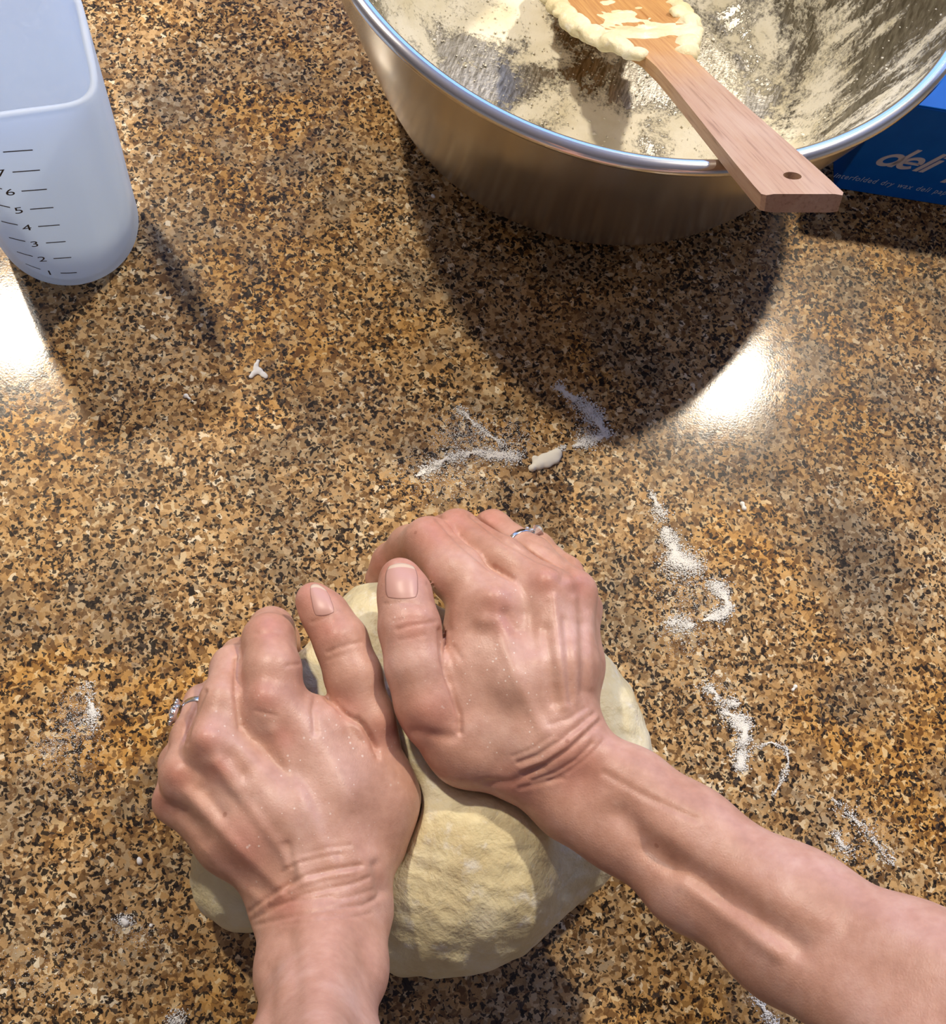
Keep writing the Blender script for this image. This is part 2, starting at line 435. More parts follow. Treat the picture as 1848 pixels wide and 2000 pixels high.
def sdf_mesh(fn, lo, hi, h):
    lo = np.array(lo); n = np.ceil((np.array(hi) - lo) / h).astype(int) + 1
    ax = [lo[i] + h * np.arange(n[i]) for i in range(3)]
    B = 6  # block size for the sparse look
    D = np.full(n, 1.0, np.float32)
    nb = -(-n // B)
    cs = [lo[i] + h * (B * np.arange(nb[i]) + (B - 1) / 2) for i in range(3)]
    G = np.stack(np.meshgrid(*cs, indexing='ij'), -1).reshape(-1, 3)
    dc = fn(G); rad = h * B * .5 * 1.74 + h * 2
    sgn = np.where(dc < 0, -1.0, 1.0)
    near = np.abs(dc) < rad * 1.25
    off = np.stack(np.meshgrid(*[np.arange(B)] * 3, indexing='ij'), -1).reshape(-1, 3)
    bi = np.stack(np.unravel_index(np.arange(len(G)), nb), -1) * B
    allidx = (bi[:, None, :] + off[None]).reshape(-1, 3); ok = (allidx < n).all(1)
    val = np.repeat(np.where(near, 0.0, sgn), B ** 3)
    D[tuple(allidx[ok].T)] = val[ok]
    ni = (bi[near][:, None, :] + off[None]).reshape(-1, 3); ni = ni[(ni < n).all(1)]
    P = lo + h * ni
    out = np.empty(len(P), np.float32)
    for i in range(0, len(P), 400000): out[i:i + 400000] = fn(P[i:i + 400000])
    D[tuple(ni.T)] = out
    # naive surface nets
    S = D < 0
    cfg = np.zeros(np.array(n) - 1, np.int32)
    corners = [(i, j, k) for i in (0, 1) for j in (0, 1) for k in (0, 1)]
    sl = lambda o, m=1: tuple(slice(o[q], n[q] - m + o[q]) for q in range(3))
    cnt = sum(S[sl(c)].astype(np.int8) for c in corners)
    act = (cnt > 0) & (cnt < 8)
    ci = np.argwhere(act); idx = np.full(act.shape, -1, np.int64); idx[act] = np.arange(len(ci))
    acc = np.zeros((len(ci), 3)); num = np.zeros(len(ci))
    for a in range(8):
        for b in range(a + 1, 8):
            ca, cb_ = np.array(corners[a]), np.array(corners[b])
            if np.abs(ca - cb_).sum() != 1: continue
            va = D[tuple((ci + ca).T)]; vb = D[tuple((ci + cb_).T)]
            m = (va < 0) != (vb < 0); t = np.where(m, va / np.where(m, va - vb, 1), 0)
            acc += m[:, None] * (ca + t[:, None] * (cb_ - ca)); num += m
    V = lo + h * (ci + acc / num[:, None])
    Qs = []
    for axn in range(3):
        u, w = (axn + 1) % 3, (axn + 2) % 3
        s0 = [slice(None)] * 3; s1 = [slice(None)] * 3; s0[axn] = slice(0, -1); s1[axn] = slice(1, None)
        cross = S[tuple(s0)] != S[tuple(s1)]
        e = np.argwhere(cross)
        e = e[(e[:, u] > 0) & (e[:, w] > 0) & (e[:, u] < n[u] - 1) & (e[:, w] < n[w] - 1)]
        inside = S[tuple(e.T)]
        du = np.zeros(3, int); du[u] = 1; dw = np.zeros(3, int); dw[w] = 1
        q = np.stack([idx[tuple((e - du - dw).T)], idx[tuple((e - dw).T)], idx[tuple(e.T)], idx[tuple((e - du).T)]], 1)
        q = np.where(inside[:, None], q, q[:, ::-1]); Qs.append(q)
    Q = np.concatenate(Qs); Q = Q[(Q >= 0).all(1)]
    return V, Q

def grad(fn, V, e=4e-4):
    g = np.stack([fn(V + np.eye(3)[i] * e) - fn(V - np.eye(3)[i] * e) for i in range(3)], 1)
    return g / (np.linalg.norm(g, axis=1, keepdims=True) + 1e-9)

def project(fn, V, it=2):
    for _ in range(it):
        d = fn(V); V = V - np.clip(d, -.002, .002)[:, None] * grad(fn, V) * .9
    return V

def subdivide(V, Q):
    E = np.concatenate([Q[:, [0, 1]], Q[:, [1, 2]], Q[:, [2, 3]], Q[:, [3, 0]]])
    Es = np.sort(E, 1); key = Es[:, 0].astype(np.int64) * (len(V) + 1) + Es[:, 1]
    u, first, inv = np.unique(key, return_index=True, return_inverse=True)
    mid = (V[Es[first, 0]] + V[Es[first, 1]]) / 2
    fc = V[Q].mean(1); m = len(Q)
    ei = len(V) + inv.reshape(4, m).T; fi = len(V) + len(u) + np.arange(m)
    Qn = np.concatenate([np.stack([Q[:, i], ei[:, i], fi, ei[:, (i + 3) % 4]], 1) for i in range(4)])
    return np.concatenate([V, mid, fc]), Qn

def relax(V, Q, it=2, lam=.5):
    for _ in range(it):
        s = np.zeros_like(V); c = np.zeros(len(V))
        for i in range(4):
            for j in (1, 3):
                np.add.at(s, Q[:, i], V[Q[:, (i + j) % 4]]); np.add.at(c, Q[:, i], 1)
        V = V + lam * (s / np.maximum(c, 1)[:, None] - V)
    return V

def poly_d(P2, poly):
    """distance in px of P2 (n,2) to polyline"""
    poly = np.array(poly, float); d = np.full(len(P2), 1e9)
    if len(poly) == 1: return np.hypot(*(P2 - poly[0]).T)
    for a, b in zip(poly[:-1], poly[1:]):
        ab = b - a; t = np.clip(((P2 - a) @ ab) / (ab @ ab), 0, 1)
        d = np.minimum(d, np.hypot(*(P2 - a - t[:, None] * ab).T))
    return d

def sculpt(V, N, marks):
    """marks: (polyline in photo px, depth in mm (+ out, - in), width in px)"""
    q = px(V); P2 = q[:, :2]
    view = np.array([0, 0, CAM_H]) - V; view /= np.linalg.norm(view, axis=1, keepdims=True)
    up = np.clip((np.einsum('ij,ij->i', N, view) - .05) * 3, 0, 1)
    disp = np.zeros(len(V))
    for poly, dep, w in marks:
        pl = np.array(poly, float); lo = pl.min(0) - 4 * w; hi = pl.max(0) + 4 * w
        m = ((P2 > lo) & (P2 < hi)).all(1) & (up > 0)
        if m.any(): disp[m] += dep * .001 * np.exp(-(poly_d(P2[m], poly) / w) ** 2)
    return V + N * (disp * up)[:, None]

def vnormals(V, Q):
    n = np.cross(V[Q[:, 2]] - V[Q[:, 0]], V[Q[:, 3]] - V[Q[:, 1]]); s = np.zeros_like(V)
    for i in range(4): np.add.at(s, Q[:, i], n)
    return s / (np.linalg.norm(s, axis=1, keepdims=True) + 1e-12)

# ------------------------------------------------------------------ arm data (photo px, height, radius in px)
LEFT = dict(
    palm=[
        ([*chain([(690, 1700, .080, 58), (650, 1560, .084, 50), (532, 1385, .085, 54)]),
          *chain([(640, 1715, .083, 54), (560, 1590, .087, 48), (418, 1452, .086, 48)]),
          *chain([(590, 1730, .080, 50), (490, 1630, .082, 46), (362, 1515, .077, 44)]),
          *chain([(548, 1745, .072, 48), (440, 1650, .070, 46), (346, 1565, .064, 41)])], .009),
        (chain([(735, 1655, .064, 56), (738, 1560, .066, 66), (722, 1440, .072, 50)]), .016),
        (chain([(590, 1600, .062, 70), (500, 1500, .062, 60)]), .014),
        (chain([(650, 1500, .072, 66), (614, 1418, .077, 54)]), .016),
        (chain([(558, 1795, .070, 60), (557, 1900, .088, 44), (549, 2060, .126, 55), (545, 2500, .26, 70)]), .014),
        (chain([(702, 1790, .070, 66), (692, 1900, .090, 50), (676, 2060, .128, 58), (670, 2500, .26, 75)]), .014),
        (chain([(630, 1780, .080, 66), (622, 1950, .113, 66), (615, 2500, .27, 85)]), .012)],
    fingers=[
        chain([(532, 1385, .085, 52), (532, 1310, .085, 54), (525, 1250, .078, 49), (530, 1230, .056, 42), (545, 1250, .034, 37), (556, 1275, .024, 33)]),
        chain([(418, 1450, .085, 45), (436, 1370, .082, 43), (456, 1305, .070, 42), (470, 1285, .050, 37), (490, 1310, .030, 33)]),
        chain([(358, 1512, .075, 41), (374, 1440, .068, 37), (398, 1375, .056, 36), (420, 1360, .040, 32), (440, 1390, .026, 29)]),
        chain([(342, 1565, .062, 38), (346, 1490, .050, 33), (366, 1440, .038, 30), (395, 1440, .027, 27)])],
    thumb=chain([(728, 1450, .072, 50), (714, 1400, .076, 50), (690, 1320, .080, 51), (666, 1252, .081, 48), (635, 1200, .080, 41), (612, 1172, .079, 35)]),
    kf=.006)
RIGHT = dict(
    palm=[
        ([*chain([(1040, 1450, .092, 60), (1010, 1330, .096, 50), (966, 1188, .092, 54)]),
          *chain([(1085, 1435, .094, 54), (1082, 1300, .098, 46), (1066, 1158, .094, 48)]),
          *chain([(1118, 1415, .088, 48), (1118, 1300, .090, 44), (1120, 1160, .085, 43)]),
          *chain([(1128, 1400, .078, 42), (1134, 1300, .077, 38), (1136, 1192, .071, 36)])], .009),
        (chain([(985, 1480, .078, 62), (915, 1455, .078, 66), (850, 1400, .084, 58)]), .016),
        (chain([(1010, 1370, .072, 75), (1010, 1270, .072, 62)]), .014),
        (chain([(950, 1400, .080, 66), (926, 1310, .084, 58), (922, 1220, .085, 52)]), .014),
        (chain([(1120, 1465, .088, 62), (1240, 1538, .092, 62), (1348, 1618, .102, 72), (1565, 1760, .124, 88), (1796, 1893, .148, 112), (2250, 2150, .21, 124)]), .013),
        (chain([(1048, 1518, .080, 60), (1112, 1575, .081, 54), (1200, 1630, .086, 54), (1340, 1738, .098, 62), (1522, 1854, .118, 84), (2050, 2215, .19, 118)]), .013)],
    fingers=[
        chain([(962, 1190, .091, 56), (894, 1122, .086, 53), (838, 1060, .074, 48), (800, 1068, .056, 40), (765, 1098, .042, 36), (745, 1130, .034, 32)]),
        chain([(1066, 1155, .093, 46), (980, 1092, .084, 43), (893, 1038, .068, 41), (868, 1045, .048, 37), (860, 1075, .032, 33)]),
        chain([(1120, 1158, .084, 40), (1040, 1086, .072, 37), (962, 1033, .054, 35), (940, 1045, .038, 32), (930, 1070, .026, 29)]),
        chain([(1136, 1188, .070, 35), (1105, 1120, .056, 32), (1050, 1070, .040, 29), (1020, 1070, .028, 26)])],
    thumb=chain([(850, 1405, .084, 58), (832, 1370, .088, 57), (812, 1300, .092, 55), (800, 1225, .093, 56), (790, 1160, .091, 48), (781, 1128, .089, 39)]),
    kf=.006)

LEFT_MARKS = [
    # tendons
    ([(535, 1430), (600, 1580), (650, 1690)], .9, 15), ([(425, 1490), (520, 1620), (595, 1715)], 1.0, 14), ([(370, 1550), (450, 1640), (545, 1730)], 1.0, 13),
    ([(350, 1600), (430, 1690), (510, 1760)], .7, 12),
    # knuckles
    ([(514, 1358)], 2.2, 27), ([(402, 1440)], 2.1, 24), ([(345, 1508)], 1.3, 22), ([(318, 1560)], .8, 20),
    # hollows
    ([(555, 1438)], -1.2, 30), ([(455, 1480), (470, 1510)], -2.0, 22), ([(395, 1545), (430, 1590)], -1.5, 18), ([(600, 1470), (640, 1560)], -1.1, 32), ([(360, 1590), (400, 1640)], -1.0, 14),
    ([(690, 1600), (720, 1640)], -1.0, 26), ([(735, 1690), (745, 1740)], -1.6, 12),
    # wrist creases
    ([(476, 1788), (520, 1758), (562, 1728), (600, 1710), (650, 1698), (705, 1690)], -.85, 5), ([(486, 1800), (540, 1772), (590, 1748), (640, 1736), (690, 1726), (722, 1714)], -.6, 4.5),
    ([(492, 1808), (545, 1796), (600, 1784), (660, 1774), (710, 1768), (742, 1752)], -.6, 5), ([(524, 1774), (566, 1760), (610, 1756), (650, 1750)], -.45, 4), ([(550, 1806), (620, 1798), (680, 1794), (724, 1784)], -.35, 4),
    ([(500, 1778), (536, 1754), (566, 1738)], .6, 6), ([(530, 1760), (580, 1732), (630, 1714), (690, 1704)], .45, 5), ([(552, 1704), (584, 1684), (630, 1674), (668, 1668)], -.4, 4), ([(596, 1668), (640, 1656), (684, 1650)], -.3, 4), ([(640, 1760), (690, 1750), (730, 1738)], -.35, 4), ([(560, 1690), (600, 1672)], .3, 5),
    ([(560, 1650), (575, 1700), (560, 1740)], -1.0, 8),
    # thumb
    ([(640, 1274), (660, 1266), (682, 1258), (704, 1255)], -.4, 4), ([(640, 1290), (676, 1278)], -.2, 4), ([(610, 1215), (640, 1205)], -.35, 5), ([(655, 1240)], .8, 20),
    ([(640, 1362), (672, 1394), (710, 1418), (735, 1460)], -1.6, 6), ([(700, 1402), (728, 1450), (738, 1480)], -.7, 5), ([(748, 1412)], 1.3, 24), ([(619, 1356), (612, 1386), (616, 1430)], -1.0, 6), ([(652, 1390), (668, 1420)], .7, 14),
    # finger valleys and creases
    ([(463, 1290), (461, 1350), (470, 1420)], -1.2, 6), ([(400, 1350), (376, 1400), (364, 1450)], -1.0, 5), ([(575, 1240), (588, 1300), (600, 1350)], -.5, 12),
    ([(500, 1238), (545, 1236)], -.25, 4), ([(560, 1300), (590, 1296)], -.4, 4), ([(500, 1388), (540, 1398)], -.3, 4),
    # forearm
    ([(566, 1830), (578, 1900), (574, 2000)], -.8, 18), ([(650, 1830), (640, 2000)], .9, 30), ([(530, 1900), (526, 2000)], -.5, 12), ([(712, 1850), (700, 2000)], -.5, 18)]
RIGHT_MARKS = [
    ([(970, 1215), (1010, 1330), (1060, 1425)], .8, 14), ([(1080, 1170), (1092, 1290), (1104, 1380)], .9, 10), ([(1120, 1170), (1124, 1290), (1122, 1370)], .7, 9), ([(1150, 1200), (1154, 1340)], .5, 9),
    ([(1102, 1210), (1110, 1300), (1114, 1370)], -.6, 7), ([(1136, 1220), (1140, 1300), (1138, 1350)], -.5, 8), ([(1066, 1230), (1078, 1330), (1084, 1370)], -1.3, 12), ([(1030, 1200), (1040, 1260)], -1.5, 20),
    ([(964, 1164)], 2.1, 24), ([(1064, 1128)], 1.9, 22), ([(1124, 1128)], 1.0, 18), ([(990, 1200), (1008, 1228)], -1.7, 13), ([(925, 1236), (972, 1240)], -.6, 20), ([(945, 1212)], 1.0, 16),
    ([(1110, 1090), (1100, 1130)], -.8, 9),
    # wrist creases
    ([(1012, 1490), (1050, 1476), (1092, 1448), (1130, 1420), (1160, 1394)], -.75, 4.5), ([(1022, 1512), (1066, 1494), (1110, 1466), (1142, 1436), (1172, 1408)], -.85, 5), ([(1040, 1526), (1084, 1510), (1126, 1484), (1156, 1452)], -.6, 4.5), ([(1070, 1528), (1110, 1508), (1150, 1478), (1180, 1446)], -.4, 4), ([(1075, 1414), (1110, 1404), (1142, 1384)], -.45, 5), ([(1000, 1478), (1040, 1462), (1075, 1438)], -.35, 4), ([(1090, 1440), (1120, 1422), (1148, 1396)], -.3, 3.5),
    ([(1018, 1501), (1060, 1486), (1102, 1458), (1136, 1428), (1164, 1402)], .45, 4.5), ([(950, 1530), (1000, 1528), (1060, 1500)], -.8, 8), ([(1015, 1540), (1100, 1520)], -.5, 5),
    ([(985, 1400), (1040, 1390)], -.7, 34), ([(940, 1450), (975, 1480)], -.8, 28),
    # thumb
    ([(776, 1230), (800, 1222), (825, 1218), (850, 1214)], -.4, 4), ([(768, 1214), (800, 1207), (830, 1208)], -.2, 3.5), ([(780, 1250), (830, 1240)], -.2, 4), ([(752, 1180), (790, 1176), (826, 1182)], -.35, 4), 
    ([(862, 1232), (866, 1290), (880, 1340), (896, 1396), (898, 1430)], -1.9, 6), ([(884, 1262), (900, 1285)], -.4, 6), ([(880, 1345), (892, 1400)], .6, 8), ([(835, 1395)], .9, 34), ([(810, 1428), (850, 1438), (890, 1440)], -.9, 12),
    
    # finger valleys
    ([(856, 1012), (900, 1060), (955, 1106), (1000, 1130)], -1.3, 6), ([(922, 1006), (985, 1056), (1060, 1098), (1090, 1110)], -1.2, 5), ([(1040, 1052), (1098, 1078), (1130, 1106)], -.6, 5),
    ([(838, 1140), (862, 1180), (876, 1230)], -.6, 8), ([(800, 1030), (850, 1020)], -.2, 4), ([(960, 1140), (1000, 1150)], -.3, 4),
    # forearm
    ([(1215, 1590), (1300, 1680), (1420, 1755), (1560, 1850)], -2.0, 24), ([(1260, 1660), (1310, 1690)], -1.0, 18), ([(1340, 1725), (1440, 1800), (1520, 1860)], 1.3, 18), ([(1180, 1560), (1280, 1620), (1400, 1690), (1600, 1800)], 1.3, 32), ([(1180, 1510), (1270, 1560), (1360, 1600)], -.5, 8)]
LEFT_BLUSH = [((514, 1365), 32), ((402, 1450), 30), ((345, 1520), 26), ((314, 1565), 30), ((606, 1160), 42), ((640, 1230), 30), ((748, 1440), 40), ((555, 1440), 26), ((425, 1500), 24), ((525, 1225), 26), ((560, 1770), 30), ((680, 1380), 30), ((480, 1650), 46)]
RIGHT_BLUSH = [((975, 1185), 32), ((1062, 1140), 32), ((1130, 1140), 30), ((840, 1400), 48), ((790, 1125), 40), ((800, 1220), 34), ((985, 1215), 26), ((845, 1040), 36), ((890, 1020), 30), ((960, 1015), 26), ((1120, 1500), 50), ((1010, 1530), 40), ((745, 1105), 30)]

def wseg(pts): return [(np.array(a[:3]), np.array(b[:3]), a[3], b[3]) for a, b in zip(pts[:-1], pts[1:])]
# upper arms beyond the frame, in metres
LEFT['ext'] = wseg([(*at(610, 2480, .262), .030), (-.012, -.165, .325, .034), (-.03, -.27, .44, .040), (-.03, -.33, .54, .050)])
RIGHT['ext'] = wseg([(*at(2150, 2175, .20), .028), (.335, .005, .275, .033), (.375, -.09, .39, .039), (.385, -.17, .52, .050)])

def make_arm(name, A, marks, blush, dust_c, h, lo, hi, parent):
    fn = lambda P: eval_arm(P, A)
    V, Q = sdf_mesh(fn, lo, hi, h)
    V = relax(V, Q, 3, .5); V = project(fn, V, 2)
    V, Q = subdivide(V, Q); V = relax(V, Q, 1, .4); V = project(fn, V, 1)
    V = relax(V, Q, 3, .5)
    N = vnormals(V, Q)
    V = sculpt(V, N, marks); V = relax(V, Q, 1, .3)
    el = np.array([np.minimum(s[0] - s[2], s[1] - s[3]) for s in A['ext']]).min(0) - .03; eh = np.array([np.maximum(s[0] + s[2], s[1] + s[3]) for s in A['ext']]).max(0) + .03
    V2, Q2 = sdf_mesh(fn, el, eh, .004); V2 = relax(V2, Q2, 2, .4)
    inner = ((V2 > np.array(lo) + .006) & (V2 < np.array(hi) - .006)).all(1)
    Q2 = Q2[~inner[Q2].all(1)]; used = np.unique(Q2); mp_ = np.zeros(len(V2), int); mp_[used] = np.arange(len(used))
    Q = np.concatenate([Q, mp_[Q2] + len(V)]); V = np.concatenate([V, V2[used]])
    me = mesh_np(name, V, Q)
    P2 = px(V)[:, :2]
    b = np.zeros(len(V))
    for c, w in blush: b = np.maximum(b, np.exp(-((P2[:, 0] - c[0]) ** 2 + (P2[:, 1] - c[1]) ** 2) / (1.2 * w * w)))
    me.attributes.new('blush', 'FLOAT', 'POINT').data.foreach_set('value', b.astype(np.float32))
    fl = np.zeros(len(V))
    for c, w in dust_c: fl = np.maximum(fl, np.exp(-((P2[:, 0] - c[0]) ** 2 + (P2[:, 1] - c[1]) ** 2) / (w * w)))
    me.attributes.new('flour', 'FLOAT', 'POINT').data.foreach_set('value', fl.astype(np.float32))
    o = link(name, me, M['skin'], parent)
    return o, V, Q

def bounds(A, pad=.012, ymin=-.14):
    S = [s for g, k in A['palm'] for s in g] + [s for f in A['fingers'] for s in f] + A['thumb']
    a = np.array([np.minimum(s[0] - s[2], s[1] - s[3]) for s in S]).min(0) - pad
    b = np.array([np.maximum(s[0] + s[2], s[1] + s[3]) for s in S]).max(0) + pad
    return a, b

person = empty('person', tuple(at(760, 1990, 0)))
tag(person, 'person with bare forearms and silver rings pressing both hands into the dough', 'person')
arms = {}
for nm, A, mk, bl, du in (('left_arm', LEFT, LEFT_MARKS, LEFT_BLUSH, [((640, 1500), 130), ((560, 1620), 120), ((480, 1420), 70)]),
                          ('right_arm', RIGHT, RIGHT_MARKS, RIGHT_BLUSH, [((980, 1330), 120), ((1010, 1190), 70), ((785, 1180), 40), ((1000, 1440), 80)])):
    lo, hi = bounds(A)
    lo[2] = max(lo[2], .0015)
    arms[nm] = make_arm(nm, A, mk, bl, du, .0014, lo, hi, person)

# fingernails: curved plates seated on the thumbs
def nail(arm, outline_px, axis_px, lift, parent):
    o, V, Q = arm
    sel = np.argwhere(np.hypot(*(px(V)[:, :2] - np.mean(outline_px, 0)).T) < 120).ravel()
    bvh = BVHTree.FromPolygons([tuple(v) for v in V], [tuple(q) for q in Q[np.isin(Q[:, 0], sel)]])
    pc = np.array(outline_px, float)  # four corners: base-left, base-right, tip-right, tip-left
    nu, nv = 14, 16; vs = []; fs = []
    camp = Vector((0, 0, CAM_H))
    for j in range(nv + 1):
        for i in range(nu + 1):
            u = i / nu; v = j / nv
            # rounded outline
            w = 1 - .16 * max(0, (.25 - v) / .25) ** 2 - .28 * max(0, (v - .62) / .38) ** 2.2
            uu = .5 + (u - .5) * w
            p = (1 - v) * ((1 - uu) * pc[0] + uu * pc[1]) + v * ((1 - uu) * pc[3] + uu * pc[2])
            bow = (1 - (2 * u - 1) ** 2) * (v * 7 - (1 - v) * 4)
            ax_ = (pc[2] + pc[3] - pc[0] - pc[1]); ax_ /= np.hypot(*ax_)
            p = p + ax_ * bow
            tgt = Vector(at(p[0], p[1], 0.0)); d = (tgt - camp).normalized()
            hit = bvh.ray_cast(camp, d)
            q = hit[0] if hit[0] is not None else None
            vs.append((q, d, hit[1]))
    depths = [((q - camp).length) for q, d, n in vs if q is not None]
    md = float(np.median(depths))
    co = []
    for q, d, n in vs:
        if q is None or (q - camp).length > md + .010: q = camp + d * (md + .004)
        uu_ = (len(co) % (nu + 1)) / nu; vv_ = (len(co) // (nu + 1)) / nv
        co.append(q - d * (.0006 * min(1, vv_ * 5) * min(1, uu_ * 6, (1 - uu_) * 6) - .00022))
    for j in range(nv):
        for i in range(nu):
            a = j * (nu + 1) + i; fs.append((a, a + 1, a + nu + 2, a + nu + 1))
    me = mesh('thumb_nail', co, fs); me.materials.append(M['nail']); me.materials.append(M['nail_tip'])
    for k, p in enumerate(me.polygons): p.material_index = 1 if k // nu >= nv - 2 else 0
    ob = link('thumb_nail', me, None, parent)
    bmx = bmesh.new(); bmx.from_mesh(me)
    for _ in range(2): bmesh.ops.smooth_vert(bmx, verts=bmx.verts, factor=.5, use_axis_x=True, use_axis_y=True, use_axis_z=True)
    bmx.to_mesh(me); bmx.free()
    sm = ob.modifiers.new('thickness', 'SOLIDIFY'); sm.thickness = .0004; sm.offset = 0
    return ob
nr = nail(arms['right_arm'], [(752, 1168), (818, 1168), (817, 1106), (751, 1106)], None, .0003, arms['right_arm'][0])
nl = nail(arms['left_arm'], [(614, 1204), (656, 1196), (640, 1152), (602, 1142)], None, .0003, arms['left_arm'][0])
nr['label'] = 'pale pink thumbnail with a cream edge'; nl['label'] = 'pink thumbnail seen from the side'

# rings worn on the ring fingers
def finger_frame(seg, t):
    a, b, ra, rb = seg; p = a + (b - a) * t; d = (b - a) / np.linalg.norm(b - a); return p, d, ra + (rb - ra) * t

def make_ring(seg, t, label, stone_dir, beaded):
    p, d, r = finger_frame(seg, t)
    r = r + .0002
    up = np.array(stone_dir, float); up -= d * (up @ d); up /= np.linalg.norm(up); side = np.cross(d, up)
    root = empty('finger_ring', tuple(p)); tag(root, label, 'ring')
    V = []; Q = []; n, k = 64, 10; w = .0013 if not beaded else .0017
    for i in range(n):
        a = 2 * PI * i / n; rad = math.cos(a) * up + math.sin(a) * side
        for j in range(k):
            b = 2 * PI * j / k; V.append(p + rad * (r + .0005 * math.cos(b)) + d * (w * math.sin(b)))
    for i in range(n):
        for j in range(k):
            Q.append((i * k + j, ((i + 1) % n) * k + j, ((i + 1) % n) * k + (j + 1) % k, i * k + (j + 1) % k))
    link('band', mesh('band', V, Q), M['silver'], root)
    def bead(name, c, s, mat, sub=1, flat=None):
        bm = bmesh.new(); bmesh.ops.create_icosphere(bm, subdivisions=sub, radius=s)
        for v in bm.verts: v.co = v.co + Vector(c)
        return link(name, from_bm(name, bm), mat, root, smooth=(sub > 1))
    if beaded:
        # oval cluster head lying along the finger, beads round its edge, stone in the middle
        la, lb, th = .0060, .0040, .0018
        hd = p - d * .0028 + up * (r + .0012)
        def oval(k, f, h): a = 2 * PI * k / 28; return hd + d * (la * f * math.cos(a)) + side * (lb * f * math.sin(a)) + up * h
        V = [oval(k, .75, -.0006) for k in range(28)] + [oval(k, 1.0, .0004) for k in range(28)] + [oval(k, .92, th) for k in range(28)] + [oval(k, .55, th) for k in range(28)]
        Fs = [tuple(range(28))[::-1]] + [(q * 28 + k, q * 28 + (k + 1) % 28, (q + 1) * 28 + (k + 1) % 28, (q + 1) * 28 + k) for q in range(3) for k in range(28)] + [tuple(range(84, 112))]
        link('setting', mesh('setting', V, Fs), M['silver'], root, False)
        for k in range(0, 28, 2): bead('bead', oval(k, 1.0, .0013), .00085, M['silver'], 2)
        V = [oval(k, .55, th) for k in range(0, 28, 2)] + [oval(k, .50, th + .0007) for k in range(0, 28, 2)] + [oval(k, .26, th + .0013) for k in range(0, 28, 2)]
        Fs = [(q * 14 + k, q * 14 + (k + 1) % 14, (q + 1) * 14 + (k + 1) % 14, (q + 1) * 14 + k) for q in range(2) for k in range(14)] + [tuple(range(28, 42)), tuple(range(14))[::-1]]
        g = link('stone', mesh('stone', V, Fs), M['gem'], root, False); g['label'] = 'clear faceted stone'
        return root
    rot = Vector((0, 0, 1)).rotation_difference(Vector(up)).to_matrix()
    def cone(name, c0, r1, r2, dep, seg, mat):
        bm = bmesh.new(); bmesh.ops.create_cone(bm, cap_ends=True, segments=seg, radius1=r1, radius2=r2, depth=dep)
        for v in bm.verts: v.co = rot @ v.co + Vector(c0)
        return link(name, from_bm(name, bm), mat, root, False)
    hd = p + up * (r + .0018)
    cone('setting', hd, .0014, .0032, .0030, 16, M['silver'])
    g = cone('stone', hd + up * .0021, .0031, .0018, .0014, 8, M['gem']); g['label'] = 'clear faceted stone'
    for i in (-2, -1, 1, 2):
        a = i * .32; c = p + (math.cos(a) * up + math.sin(a) * side) * (r + .0008)
        bead('bead', c, .0010, M['gem'], 2)
    return root
campos = np.array([0, 0, CAM_H])
segL = LEFT['fingers'][2][1]; segR = RIGHT['fingers'][2][1]
def dirpx(p, dx, dy, dz):
    q = px(p); z = p[2]; a = at(q[0] + dx, q[1] + dy, z) - at(q[0], q[1], z); a /= np.linalg.norm(a); return a + np.array([0, 0, dz])
make_ring(segL, .72, 'silver beaded ring with a stone on the hand nearer the measuring cup', dirpx(segL[0], -30, 2, .25), True)
make_ring(segR, .30, 'slim silver ring with a raised stone on the hand nearer the bowl', dirpx(segR[0], 22, -22, .1), False)

# ------------------------------------------------------------------ dough
def nz(P, f, seed):
    r = np.random.default_rng(seed); o = np.zeros(len(P))
    for _ in range(7):
        k = r.normal(size=3); k /= np.linalg.norm(k); o += np.sin(P @ k * f * r.uniform(.6, 1.5) + r.uniform(0, 6.28))
    return o / 7

def blob(x, y, z, rx_, ry_, rz_, rot=0.0):
    p = at(x, y, z); s = px(p)[2] / F_PX
    return (p, rx_ * s, ry_ * s, rz_, math.radians(rot))
DOUGH = [blob(820, 1520, .026, 385, 335, .043, 0), blob(935, 1690, .030, 190, 178, .041, 20), blob(1130, 1430, .026, 128, 215, .036, 20), blob(745, 1260, .026, 110, 125, .037, 0), blob(495, 1690, .022, 118, 125, .030, 0), blob(930, 1600, .042, 150, 120, .030, 0), blob(840, 1830, .020, 120, 62, .024, 0), blob(1110, 1640, .02, 100, 100, .026, 0)]
def dough_raw(P):
    d = None
    for p, a, b, c, r in DOUGH:
        # ellipse axes follow the photograph's right and down
        R_ = P - p; ca, sa = math.cos(ROLL + r), math.sin(ROLL + r)
        X = R_[:, 0] * ca + R_[:, 1] * sa; Y = -R_[:, 0] * sa + R_[:, 1] * ca; Z = R_[:, 2]
        k0 = np.sqrt((X / a) ** 2 + (Y / b) ** 2 + (Z / c) ** 2); k1 = np.sqrt((X / a ** 2) ** 2 + (Y / b ** 2) ** 2 + (Z / c ** 2) ** 2)
        e = k0 * (k0 - 1) / np.maximum(k1, 1e-6)
        d = e if d is None else smin(d, e, .014)
    d = d + .0019 * nz(P, 130, 1) + .0013 * nz(P * [1.5, .8, 1], 270, 2) + .0005 * nz(P * [1, 1.6, 1], 480, 3) + .00025 * nz(P, 1000, 8)
    return np.maximum(d, .0004 - P[:, 2])
def dough_fn(P):
    d = dough_raw(P)
    h = np.minimum(eval_arm(P, LEFT), eval_arm(P, RIGHT)) - .0006
    k = .005; a = d; b = -h; hh = np.maximum(k - np.abs(a - b), 0)
    return np.maximum(a, b) + hh * hh / (4 * k)
